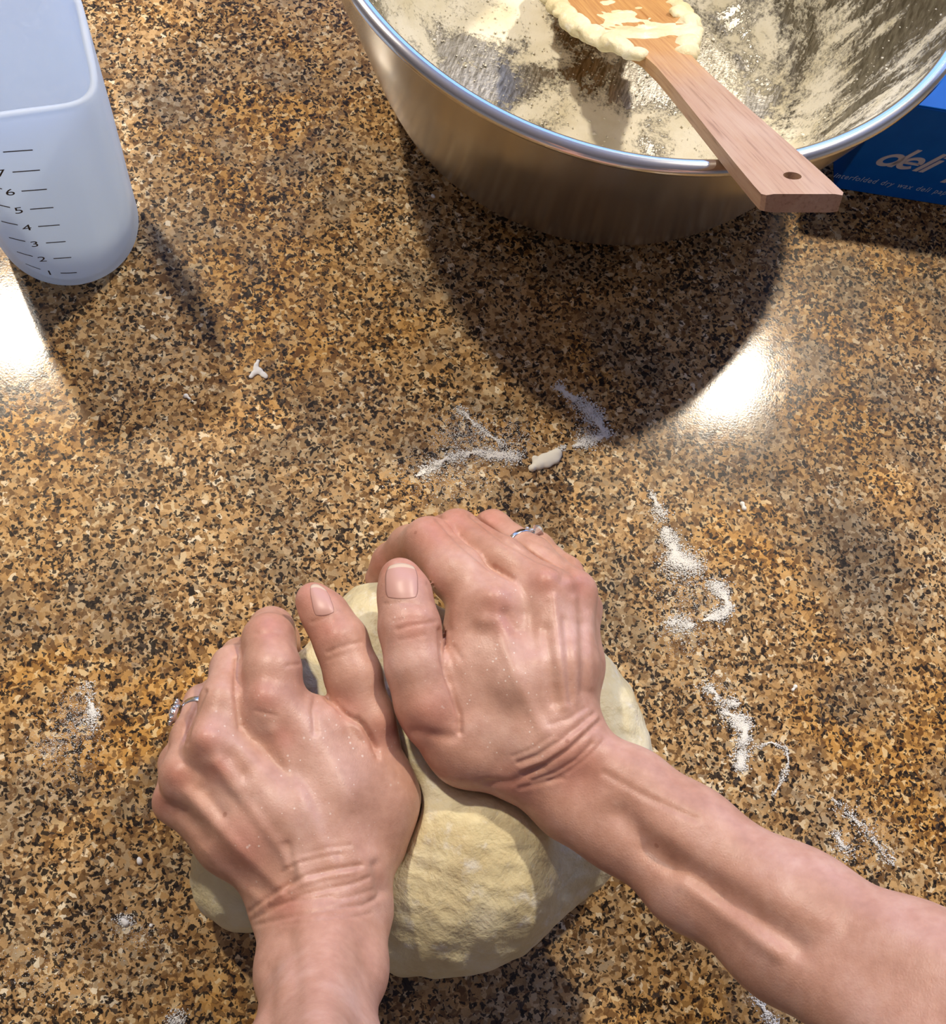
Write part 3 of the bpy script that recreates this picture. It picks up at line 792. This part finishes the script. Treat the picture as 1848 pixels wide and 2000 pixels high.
dv, dq = sdf_mesh(dough_fn, (-.13, -.045, -.002), (.15, .22, .085), .0020)
dv = relax(dv, dq, 2, .5); dv, dq = subdivide(dv, dq); dv = project(dough_fn, dv, 1); dv = relax(dv, dq, 1, .4)
# keep the largest piece only
par = np.arange(len(dv))
for _ in range(400):
    mn = par[dq].min(1); new = par.copy()
    for i in range(4): np.minimum.at(new, dq[:, i], mn)
    new = new[new]
    if (new == par).all(): break
    par = new
lab, ctn = np.unique(par, return_counts=True); keep = par == lab[ctn.argmax()]
ren = np.cumsum(keep) - 1; dq = ren[dq[keep[dq[:, 0]]]]; dv = dv[keep]
dough = link('bread_dough', mesh_np('bread_dough', dv, dq), M['dough'])
tag(dough, 'large smooth ball of pale cream bread dough under the kneading hands', 'dough')

# ------------------------------------------------------------------ steel mixing bowl
BC = (-.0224, .4953); BH = .15; BR = .1673
prof_h = np.array([0, .02, .06, .15, .30, .50, .75, .965]); prof_r = np.array([.50, .575, .66, .745, .80, .86, .94, .985])
def smooth_prof(n=44):
    t = np.linspace(0, 1, n) ** 1.6 * .965
    return [(float(np.interp(x, prof_h, prof_r)) * BR, float(x) * BH) for x in t]
op = smooth_prof()
for _ in range(3):
    op = [op[0]] + [((op[i - 1][0] + 2 * op[i][0] + op[i + 1][0]) / 4, (op[i - 1][1] + 2 * op[i][1] + op[i + 1][1]) / 4) for i in range(1, len(op) - 1)] + [op[-1]]
outer = [(0.0005, .0035), (.06, .0030), (op[0][0] - .006, .0006)] + op
bowl = empty('mixing_bowl', (BC[0], BC[1], 0)); tag(bowl, 'large brushed stainless steel mixing bowl with floury inside at counter back', 'bowl')
V, Q = lathe(outer, 160); o = link('outer_shell', mesh_np('outer_shell', V, Q), M['steel'], bowl); o.location = (0, 0, 0)
inner = [(r - .0016, z + .0014) for r, z in op]
inner = [(0.0005, .0052), (.06, .0048), (inner[0][0] - .006, .0050)] + [(r, max(z, .0050)) for r, z in inner]
V, Q = lathe(inner, 160); o = link('inner_lining', mesh_np('inner_lining', V, Q[:, ::-1]), M['inner'], bowl); o.location = (0, 0, 0)
o['label'] = 'flour streaked inside of the bowl'
rr = .0034
V, Q = lathe([(BR - rr + rr * 1.15 * math.cos(a), BH - rr + rr * math.sin(a)) for a in np.linspace(0, 2 * PI, 19)[:-1]], 200, close=True)
o = link('rolled_rim', mesh_np('rolled_rim', V, Q), M['rim'], bowl); o.location = (0, 0, 0)

# sticky dough bits on the lining, joined: nobody could count them
def grains(name, P, S, mat, parent=None, flat=.6, normals=None):
    """irregular eight-faced grains at points P with sizes S, one mesh"""
    n = len(P); oct_ = np.array([(1, 0, 0), (0, 1, 0), (-1, 0, 0), (0, -1, 0), (0, 0, 1), (0, 0, -1)], float)
    Fo = np.array([(0, 1, 4), (1, 2, 4), (2, 3, 4), (3, 0, 4), (1, 0, 5), (2, 1, 5), (3, 2, 5), (0, 3, 5)])
    a = RNG.uniform(0, 2 * PI, n); c_, s_ = np.cos(a), np.sin(a)
    jit = RNG.uniform(.55, 1.3, (n, 6, 1)); L = oct_[None] * jit
    X = L[..., 0] * c_[:, None] - L[..., 1] * s_[:, None]; Y = L[..., 0] * s_[:, None] + L[..., 1] * c_[:, None]; Z = L[..., 2] * flat
    V = np.stack([X, Y, Z], -1) * np.asarray(S)[:, None, None] + np.asarray(P)[:, None, :]
    Fs = (Fo[None] + 6 * np.arange(n)[:, None, None]).reshape(-1, 3)
    return link(name, mesh_np(name, V.reshape(-1, 3), Fs), mat, parent, smooth=False)
ih = np.array([z for r, z in inner[3:]]); ir = np.array([r for r, z in inner[3:]])
n = 2600; aa = RNG.uniform(-PI, 0.35, n); zz = RNG.beta(.8, 1.3, n) * (BH - .02) + .0055
keepm = (np.sin(aa * 9 + 1.3) + np.sin(aa * 23 + .4) * .8 + RNG.normal(0, .7, n)) > .55
aa, zz = aa[keepm], zz[keepm]; rr_ = np.interp(zz, ih, ir) - .0003
gp = np.stack([BC[0] + rr_ * np.cos(aa), BC[1] + rr_ * np.sin(aa), zz], -1)
n2 = 1100; r2 = np.sqrt(RNG.uniform(0, 1, n2)) * .10; a2 = RNG.uniform(0, 2 * PI, n2)
gp2 = np.stack([BC[0] + r2 * np.cos(a2), BC[1] + r2 * np.sin(a2), np.full(n2, .0056)], -1)
gp = np.concatenate([gp, gp2]); g = grains('flour_residue', gp, RNG.lognormal(-7.65, .45, len(gp)), M['dry'], bowl)
g['kind'] = 'stuff'

# ------------------------------------------------------------------ bamboo spoon lying on the rim
SA = at(1577, 384, .1866); SB = at(1288, 88, .0932)
ax = SB - SA; Ln = np.linalg.norm(ax); ax /= Ln
side = np.cross([0, 0, 1.0], ax); side /= np.linalg.norm(side); nrm = np.cross(ax, side)
spoon = empty('bamboo_spoon', tuple(SA))
spoon.matrix_world = Matrix(((ax[0], side[0], nrm[0], SA[0]), (ax[1], side[1], nrm[1], SA[1]), (ax[2], side[2], nrm[2], SA[2]), (0, 0, 0, 1)))
tag(spoon, 'flat bamboo stirring spoon resting across the rim of the steel bowl', 'spoon')
def spoon_outline():
    # (distance along, half width left(+side), half width right)
    return [(x * 1.214 if x < .14 else .17 + (x - .14) * 1.31, w) for x, w in [(.000, .0150), (.002, .0166), (.012, .0165), (.03, .0158), (.06, .0142), (.085, .0128), (.105, .0118), (.125, .0112), (.140, .0122), (.152, .0175), (.162, .0250), (.175, .0305), (.195, .0335), (.215, .0340), (.235, .0310), (.250, .0240), (.258, .0150), (.262, .004)]]
def spoon_mesh():
    ol = spoon_outline(); xs = np.array([a for a, b in ol]); ws = np.array([b for a, b in ol])
    X = np.unique(np.concatenate([np.linspace(0, .3298, 100), xs])); Wd = np.interp(X, xs, ws)
    nu = 10; bm = bmesh.new(); rows = []
    th = .0078
    for x, w in zip(X, Wd):
        t = th * (1 - .35 * min(1, max(0, (x - .16) / .06)))
        cup = .006 * np.clip((x - .19) / .04, 0, 1) * np.clip((.3298 - x) / .04, 0, 1)
        ring = []
        prof = []
        for j in range(nu + 1):
            u = -1 + 2 * j / nu; prof.append((u * w, -cup * (1 - u * u), 1))
        skew = .004 * max(0, 1 - x / .012)
        top = [bm.verts.new((x + skew * (yy / max(w, 1e-4) * .5 + .5) * 1.2, yy * (1 - .0), zz + (-.0005 if abs(abs(yy) - w) < 1e-9 else 0))) for yy, zz, _ in prof]
        bot = [bm.verts.new((x + skew * (yy / max(w, 1e-4) * .5 + .5) * 1.2, yy * .97, zz - t + (.0005 if abs(abs(yy) - w) < 1e-9 else 0))) for yy, zz, _ in prof]
        rows.append((top, bot))
    for (t0, b0), (t1, b1) in zip(rows[:-1], rows[1:]):
        for j in range(nu):
            bm.faces.new((t0[j], t1[j], t1[j + 1], t0[j + 1])); bm.faces.new((b0[j], b0[j + 1], b1[j + 1], b1[j]))
        bm.faces.new((t0[0], b0[0], b1[0], t1[0])); bm.faces.new((t0[-1], t1[-1], b1[-1], b0[-1]))
    for (t, b), rev in ((rows[0], 0), (rows[-1], 1)):
        for j in range(nu):
            f = (t[j], t[j + 1], b[j + 1], b[j]); bm.faces.new(f[::-1] if rev else f)
    return from_bm('spoon_body', bm)
sm = link('handle', spoon_mesh(), M['wood'], None, True)
# hanging hole, cut through the handle
bm = bmesh.new(); bmesh.ops.create_cone(bm, cap_ends=True, segments=32, radius1=.0037, radius2=.0037, depth=.03)
for v in bm.verts: v.co = Vector((v.co.x + .0195, v.co.y - .0022, v.co.z - .004))
cut = link('hole_cutter', from_bm('hole_cutter', bm), None, None, False)
md = sm.modifiers.new('hole', 'BOOLEAN'); md.operation = 'DIFFERENCE'; md.object = cut; md.solver = 'EXACT'
dg = bpy.context.evaluated_depsgraph_get(); me = bpy.data.meshes.new_from_object(sm.evaluated_get(dg))
sm.modifiers.clear(); sm.data = me; bpy.data.objects.remove(cut)
for p in sm.data.polygons: p.use_smooth = False
sm.parent = spoon; sm.location = (0, 0, 0)
sm.name = 'spoon_body'
# wet dough clinging to the head
def clump(name, pts, mat, parent, h=.0014, k=.006, amp=.0012, f=320):
    S = [(np.array(p[:3], float), p[3]) for p in pts]
    def fn(P):
        d = None
        for c_, r in S:
            e = np.linalg.norm((P - c_) * [1, 1, 1.9], axis=1) - r; d = e if d is None else smin(d, e, k)
        return d + amp * nz(P, f, 5) + amp * .5 * nz(P, f * 2.6, 6)
    A_ = np.array([s[0] for s in S]); R_ = max(s[1] for s in S) + .006
    V, Q = sdf_mesh(fn, A_.min(0) - R_, A_.max(0) + R_, h); V = relax(V, Q, 1, .4)
    o = link(name, mesh_np(name, V, Q), mat, None); o.parent = parent; return o
pts = []
r_ = random.Random(3)
ox = [a for a, b in spoon_outline()]; ow = [b for a, b in spoon_outline()]
for i in range(190):
    x = r_.uniform(.168, .318); w = float(np.interp(x, ox, ow)); s_ = r_.choice((-1, 1))
    pts.append((x, s_ * w * r_.uniform(.84, 1.08), r_.uniform(-.0045, .0004), r_.uniform(.0011, .0040)))
for i in range(210):
    x = .196 + abs(r_.gauss(0, .04)); w = float(np.interp(min(x, .32), ox, ow))
    if x > .315: continue
    pts.append((x, r_.uniform(-.95, .95) * w, -.0010 - .006 * min(1, max(0, (x - .19) / .04)), r_.uniform(.0012, .0032)))
cl = clump('dough_coating', pts, M['sticky'], spoon, h=.0011, k=.006, amp=.0013, f=700)
cl['label'] = 'sticky pale dough caked around the spoon head'

# ------------------------------------------------------------------ blue carton
ba, bb = at(1640, 370, 0), at(1848, 403, 0)
bx = bb - ba; bx[2] = 0; bx /= np.linalg.norm(bx); by = np.array([-bx[1], bx[0], 0]); BXH = .0775
x_left = -.004; BL, BD = .275, .20
carton = empty('deli_paper_box', tuple(ba))
carton.matrix_world = Matrix(((bx[0], by[0], 0, ba[0]), (bx[1], by[1], 0, ba[1]), (0, 0, 1, 0), (0, 0, 0, 1)))
tag(carton, 'blue cardboard box of deli paper standing behind the steel bowl', 'box')
bm = bmesh.new(); box_bm(bm, (x_left, 0, .0003), (x_left + BL, BD, BXH - .0008), .0008, 2); o = link('body', from_bm('body', bm), M['card'], None, False); o.parent = carton
bm = bmesh.new(); box_bm(bm, (x_left + .0006, .0006, BXH - .0008), (x_left + BL - .0006, BD - .0006, BXH), .0003, 1); o = link('lid_flap', from_bm('lid_flap', bm), M['card'], None, False); o.parent = carton

def px_on_front(x, y):
    """photo px -> (along, up) on the carton's front face"""
    o_ = np.array([0, 0, CAM_H]); d = at(x, y, 0) - o_; t = ((ba - o_) @ by) / (d @ by); p = o_ + t * d
    return (p - ba) @ bx, p[2]
def stroke_mesh(polys, shear=0.0, origin=(0, 0), scale=1.0, depth=.0003):
    bm = bmesh.new()
    for pts, w, closed in polys:
        pts = np.array(pts, float); n = len(pts); L = []; R_ = []
        for i in range(n):
            a = pts[i - 1] if (i > 0 or closed) else pts[i]; b = pts[(i + 1) % n] if (i < n - 1 or closed) else pts[i]
            t = b - a; t /= np.hypot(*t); nn = np.array([-t[1], t[0]]); L.append(pts[i] + nn * w / 2); R_.append(pts[i] - nn * w / 2)
        f = lambda p, y: Vector((origin[0] + scale * (p[0] + shear * p[1]), y, origin[1] + scale * p[1]))
        lf = [bm.verts.new(f(p, -depth)) for p in L]; rf = [bm.verts.new(f(p, -depth)) for p in R_]
        lb = [bm.verts.new(f(p, .0001)) for p in L]; rb = [bm.verts.new(f(p, .0001)) for p in R_]
        for i in range(n if closed else n - 1):
            j = (i + 1) % n
            bm.faces.new((lf[i], rf[i], rf[j], lf[j])); bm.faces.new((lf[i], lf[j], lb[j], lb[i])); bm.faces.new((rf[i], rb[i], rb[j], rf[j]))
        if not closed:
            for i in (0, n - 1): bm.faces.new((lf[i], lb[i], rb[i], rf[i]))
    return from_bm('lettering', bm)
arc = lambda cx, cy, r, a0, a1, n=28: [(cx + r * math.cos(math.radians(a)), cy + r * math.sin(math.radians(a))) for a in np.linspace(a0, a1, n)]
full = lambda cx, cy, r: arc(cx, cy, r, 0, 360, 37)[:-1]
# units: x-height 1.0
w_ = .235
D0 = [(full(.5, .5, .40), w_, True), ([(.93, 0.02), (.93, 1.52)], w_, False)]
E0 = [(arc(1.52, .5, .40, 0, 318), w_, False), ([(1.16, .5), (1.96, .5)], .17, False)]
L0 = [([(2.22, 0), (2.22, 1.52)], w_, False)]
I0 = [([(2.54, 0), (2.54, 1.05)], w_, False), ([(2.54, 1.22), (2.54, 1.5)], w_, False)]
p0, p1 = px_on_front(1706, 316), px_on_front(1812, 341)
hd_ = px_on_front(1750, 326)
base0 = px_on_front(1722, 325); base1 = px_on_front(1800, 342)
xh = .0117
shear = .55
org = px_on_front(1716, 325)
for nm, st_ in (('letter', D0), ('letter', E0), ('letter', L0), ('letter', I0)):
    o = link(nm, stroke_mesh(st_, shear, (org[0] - .0052, org[1] + .0012), xh, .00035), M['white_ink'], None, False); o.parent = carton
# next word begins with a p at the edge of the frame, then runs on behind the frame as on the small line
P0 = [(full(4.62, .5, .40), w_, True), ([(4.20, -.5), (4.20, .98)], w_, False)]
o = link('letter', stroke_mesh(P0, shear, (org[0] - .0052, org[1] + .0012), xh, .00035), M['white_ink'], None, False); o.parent = carton
def text_mesh(body, size, shear_=0.0, extrude=0.0, spacing=1.0):
    cu = bpy.data.curves.new('txt', 'FONT'); cu.body = body; cu.size = size; cu.shear = shear_; cu.extrude = extrude; cu.space_character = spacing; cu.space_word = 1.4
    cu.resolution_u = 4
    ob = bpy.data.objects.new('txt', cu); C.objects.link(ob)
    d_ = bpy.context.evaluated_depsgraph_get(); d_.update(); me = bpy.data.meshes.new_from_object(ob.evaluated_get(d_))
    bpy.data.objects.remove(ob); bpy.data.curves.remove(cu); return me
t0 = px_on_front(1626, 346); t1 = px_on_front(1846, 391)
me = text_mesh('interfolded dry wax deli paper', .0064, .30, .00008, 1.16)
xs = [v.co.x for v in me.vertices]; wfull = max(xs)
xsf = (px_on_front(1846, 390)[0] - t0[0]) / (wfull * .955)
for v in me.vertices: v.co = Vector((t0[0] + v.co.x * xsf, -.0002 - v.co.z, t0[1] + .0004 + v.co.y * 1.0))
o = link('small_lettering', me, M['small_ink'], None, False); o.parent = carton

# ------------------------------------------------------------------ silicone measuring cup
CC = np.array([-.250, .285]); CH = .14; PH0 = math.radians(-56)
def cup_r(ph, z):
    w = np.clip((z - .01) / .07, 0, 1); w = w * w * (3 - 2 * w); n_ = 2 + 3.5 * w
    a = .0362 - .0022 * np.clip(z / CH, 0, 1)
    f = np.clip(1 - z / .016, 0, 1); a = a - .010 * (1 - np.sqrt(np.clip(1 - f * f, 0, 1)))
    return a / (np.abs(np.cos(ph - PH0)) ** n_ + np.abs(np.sin(ph - PH0)) ** n_) ** (1 / n_)
def cup_pt(ph, z, off=0.0):
    r = cup_r(ph, z) + off; return np.stack([CC[0] + r * np.cos(ph), CC[1] + r * np.sin(ph), z + 0 * ph], -1)
cup = empty('measuring_cup', (CC[0], CC[1], 0)); tag(cup, 'frosted white silicone measuring cup with black numbers standing on the counter', 'measuring cup')
def cup_mesh():
    nph = 144; ph = np.linspace(0, 2 * PI, nph + 1)[:-1]
    zo = np.concatenate([[0.0003], .016 * (np.linspace(0.05, 1, 10)) ** 1.5, np.linspace(.02, CH, 40)])
    rings = [np.stack([CC[0] + .6 * (cup_pt(ph, np.full(nph, .0003))[:, 0] - CC[0]), CC[1] + .6 * (cup_pt(ph, np.full(nph, .0003))[:, 1] - CC[1]), np.full(nph, .0003)], -1)]
    rings += [cup_pt(ph, np.full(nph, z)) for z in zo]
    th = .0034
    rings += [cup_pt(ph, np.full(nph, CH), -th * .5) + [0, 0, .0009], ]
    rings += [cup_pt(ph, np.full(nph, z), -th) for z in zo[::-1] if z > .004]
    b = cup_pt(ph, np.full(nph, .004), -th); b = CC.tolist() + [0] + (b - (CC.tolist() + [0])) * .6; b[:, 2] = .0034; rings.append(b)
    V = np.concatenate(rings); k = len(rings); Q = []
    i = np.arange(nph); j = (i + 1) % nph
    for q in range(k - 1): Q.append(np.stack([q * nph + i, q * nph + j, (q + 1) * nph + j, (q + 1) * nph + i], 1))
    V = np.concatenate([V, [[*CC, .0003], [*CC, .0034]]]); me = bpy.data.meshes.new('cup_body')
    Fs = [tuple(f) for f in np.concatenate(Q)] + [(len(V) - 2, int(jj), int(ii)) for ii, jj in zip(i, j)] + [(len(V) - 1, int((k - 1) * nph + ii), int((k - 1) * nph + jj)) for ii, jj in zip(i, j)]
    me.from_pydata([tuple(v) for v in V], [], Fs); me.update(); return me
link('cup_body', cup_mesh(), M['silicone'], cup)
def on_cup(me, ph, z, off=.00012):
    """wrap a flat mesh (x along, y up, metres) round the cup at angle ph, height z"""
    v = np.array([p.co[:] for p in me.vertices]); rr0 = float(cup_r(np.array([ph]), np.array([z]))[0])
    a = ph + v[:, 0] / rr0 * math.cos(.0); zz_ = z + v[:, 1]
    P = cup_pt(a, zz_, off + np.maximum(v[:, 2], 0))
    for p, c_ in zip(me.vertices, P): p.co = c_
    return me
def tick(ph0, ph1, z0, z1, wd=.0005):
    n_ = 14; a = np.linspace(ph0, ph1, n_); z = np.linspace(z0, z1, n_)
    V = np.concatenate([cup_pt(a, z - wd / 2, .00012), cup_pt(a, z + wd / 2, .00012), cup_pt(a, z + wd / 2, -.0002), cup_pt(a, z - wd / 2, -.0002)])
    Fs = []
    for s_ in range(4):
        for i in range(n_ - 1):
            t_ = (s_ + 1) % 4; Fs.append((s_ * n_ + i, s_ * n_ + i + 1, t_ * n_ + i + 1, t_ * n_ + i))
    return mesh('tick_mark', V, Fs)
rad = math.radians
for k in range(1, 9):
    z = .0085 + .0139 * k
    pn = -75.0 - .75 * k
    me = text_mesh(str(k), .0066, 0.0, .00004); vx = [v.co.x for v in me.vertices]; cxm = (min(vx) + max(vx)) / 2
    for v in me.vertices: v.co.x = (v.co.x - cxm) * 1.25; v.co.y -= .0023
    link('number', on_cup(me, rad(pn), z), M['ink'], cup, False)
    link('tick_mark', tick(rad(-66.5 - 1.0 * k), rad(-55.3), z - .0005, z - .0018), M['ink'], cup, False)
    link('tick_mark', tick(rad(-91.0), rad(-81.3 - .35 * k), z + .0065, z + .0028), M['ink'], cup, False)

# ------------------------------------------------------------------ flour on the worktop
def flour_patch(lines, label, dens=1.0, haze=(), size=-8.15):
    """lines: (polyline px, spread px, count); haze: (centre px, rx, ry, count)"""
    P = []; S = []
    for poly, sp, cnt in lines:
        poly = np.array(poly, float); L = np.hypot(*np.diff(poly, axis=0).T); cum = np.r_[0, L.cumsum()]
        t = RNG.uniform(0, cum[-1], int(cnt * dens * 2.3)); x = np.interp(t, cum, poly[:, 0]); y = np.interp(t, cum, poly[:, 1])
        lump = .55 + .45 * np.sin(t * .11 + poly[0, 0]); lump2 = .75 + .25 * np.sin(t * .37 + poly[0, 1])
        x = x + RNG.normal(0, 1, len(t)) * sp * 1.3 * lump; y = y + RNG.normal(0, 1, len(t)) * sp * 1.3 * lump * lump2
        P.append(np.stack([x, y], 1)); S.append(RNG.lognormal(size, .62, len(t)))
    for c_, a, b, cnt in haze:
        q = RNG.normal(0, 1, (int(cnt * dens * 3.2), 2)) * [a, b] + c_; P.append(q); S.append(RNG.lognormal(size - .5, .4, len(q)))
    P = np.concatenate(P); S = np.minimum(np.concatenate(S), .00055)
    W_ = np.array([at(x, y, 0) for x, y in P]); W_[:, 2] = S * .25
    # heap the crowded middle a little
    cell = np.round(W_[:, :2] / .0012).astype(int); key = cell[:, 0] * 100003 + cell[:, 1]
    u, inv, cn = np.unique(key, return_inverse=True, return_counts=True); order = np.argsort(np.argsort(key, kind='stable')); first = np.zeros(len(u), int)
    srt = np.argsort(key, kind='stable'); start = np.r_[0, np.cumsum(cn)[:-1]]; rank = np.empty(len(key), int); rank[srt] = np.arange(len(key)) - start[inv[srt]]
    W_[:, 2] += np.minimum(rank, 6) * .00006
    o = grains('flour_dusting', W_, S, M['flour'], None, .42)
    tag(o, label, 'flour', 'flour spilled on the countertop', 'stuff'); return o
flour_patch([([(893, 796), (945, 845), (985, 868)], 5, 420), ([(815, 930), (870, 897), (930, 883), (1012, 890)], 8, 1500), ([(945, 890), (1010, 895)], 9, 500)], 'scattered white flour in two smears between the bowl and the hands', 1.0, [((900, 850), 30, 25, 650), ((870, 925), 55, 28, 700), ((1000, 855), 28, 20, 300)])
flour_patch([([(1090, 755), (1112, 775)], 9, 420), ([(1110, 770), (1150, 800)], 9, 420), ([(1150, 800), (1185, 850)], 10, 900), ([(1185, 850), (1120, 872)], 8, 700), ([(1105, 870), (1085, 884)], 4, 80)], 'hooked flour smear lying inside the dark shadow of the bowl', 1.0, [((1150, 845), 22, 14, 200)])
flour_patch([([(1272, 963), (1285, 990), (1292, 1012)], 8, 380)], 'short flour streak beyond the ringed hand, above the long smear')
flour_patch([([(1300, 1035), (1318, 1075)], 9, 700), ([(1318, 1080), (1330, 1105)], 17, 1500), ([(1330, 1095), (1365, 1108)], 9, 500), ([(1395, 1140), (1415, 1165), (1425, 1190)], 9, 1000), ([(1420, 1195), (1375, 1212)], 8, 700), ([(1350, 1222), (1310, 1215)], 11, 450)], 'thick zigzag flour smear on the granite beside the kneading hands', 1.0, [((1350, 1160), 35, 25, 420), ((1330, 1230), 30, 20, 250), ((1350, 1270), 30, 14, 60)])
flour_patch([([(1378, 1340), (1398, 1355), (1402, 1368)], 7, 260), ([(1415, 1372), (1438, 1375)], 8, 200), ([(1410, 1390), (1440, 1402)], 7, 350), ([(1440, 1405), (1456, 1425), (1452, 1450)], 10, 1300), ([(1448, 1470), (1446, 1500)], 15, 800)], 'lumpy flour streak on the granite beside the wrist with creases', 1.0, [((1400, 1350), 25, 25, 120)])
flour_patch([([(1478, 1460), (1505, 1450), (1535, 1462), (1540, 1490), (1525, 1530), (1508, 1555)], 3.5, 520)], 'faint curved outline of flour right next to the lumpy streak', 1.0, (), -8.5)
flour_patch([([(180, 1375), (182, 1400)], 8, 420), ([(170, 1335), (182, 1430)], 8, 260)], 'thin flour haze on the granite beside the beaded ring', 1.0, [((150, 1410), 26, 34, 700), ((100, 1460), 22, 14, 200), ((120, 1480), 45, 45, 250)], -8.4)
flour_patch([([(1625, 1560), (1690, 1620), (1745, 1690)], 9, 500), ([(1630, 1625), (1655, 1670)], 9, 300)], 'wiped flour streaks on the granite along the upper edge of the forearm', 1.0, [((1690, 1650), 40, 40, 300)], -8.5)
flour_patch([([(240, 1795), (246, 1802)], 7, 160)], 'small flour puff beside the wrist next to the dough ball', 1.0, [((275, 1825), 30, 20, 140), ((190, 1860), 60, 60, 120)], -8.4)
flour_patch([([(1478, 1945), (1500, 1985), (1515, 2010)], 8, 420)], 'flour streak on the granite under the long bare forearm', 1.0, (), -8.4)
flour_patch([([(340, 1995), (350, 1985)], 8, 160)], 'flour spot at the front of the counter beside the upright forearm', 1.0, [((60, 1900), 60, 40, 140)], -8.3)

# crumbs: each one a thing
def crumb(pts, label, mat, th=.0014, cat='crumb', z0=0.0):
    """flat torn flake: discs (px, py, r_px)"""
    S = [(at(x, y, th * .4), r * .00025) for x, y, r in pts]
    def fn(P):
        d = None
        for c_, r in S:
            e = np.linalg.norm((P - c_) * [1, 1, max(1.0, r / th)], axis=1) - r; d = e if d is None else smin(d, e, .0012)
        return np.maximum(d + .00045 * nz(P, 1200, 9), .0001 - P[:, 2])
    A_ = np.array([s[0] for s in S]); R_ = max(s[1] for s in S) + .0015
    lo = A_.min(0) - R_; hi = A_.max(0) + R_; lo[2] = -.0006; hi[2] = th * 2.2 + .001
    V, Q = sdf_mesh(fn, lo, hi, .0003); V = relax(V, Q, 1, .4)
    o = link('dough_crumb', mesh_np('dough_crumb', V, Q), mat)
    tag(o, label, cat, 'dry crumbs on the granite'); return o
crumb([(504, 705, 4.5), (501, 712, 5), (500, 720, 6), (496, 729, 6), (491, 736, 4.5), (507, 725, 7.5), (514, 731, 6.5), (519, 736, 5)], 'three pointed white flake in the dark shadow of the measuring cup', M['flour'], .0009)
crumb([(363, 773, 4.5), (370, 779, 3), (376, 784, 2.5)], 'tiny white flake shaped like a comma beside the three pointed one', M['flour'])
crumb([(1040, 914, 8), (1052, 906, 13), (1066, 899, 17), (1080, 893, 16), (1088, 885, 11), (1045, 895, 6)], 'cream dough scrap below the tip of the flour smears', M['dry'], .002)
crumb([(1450, 984, 5), (1453, 993, 6), (1443, 998, 4)], 'white flour lump lying alone beyond the zigzag flour smear', M['flour'])
crumb([(1548, 1347, 4), (1553, 1341, 5)], 'white flour lump lying alone near the lumpy flour streak', M['flour'])
crumb([(271, 1677, 3.5), (273, 1684, 4.5)], 'pale crumb on the granite beside the little finger side of the hand', M['flour'])
crumb([(845, 382, 4), (848, 385, 3)], 'tiny round white crumb at the shaded foot of the bowl', M['flour'])
crumb([(241, 1798, 4), (246, 1803, 5)], 'white crumb inside the small flour puff', M['flour'])
crumb([(295, 1808, 3.5)], 'white speck of dough just beside the flour puff', M['flour'])
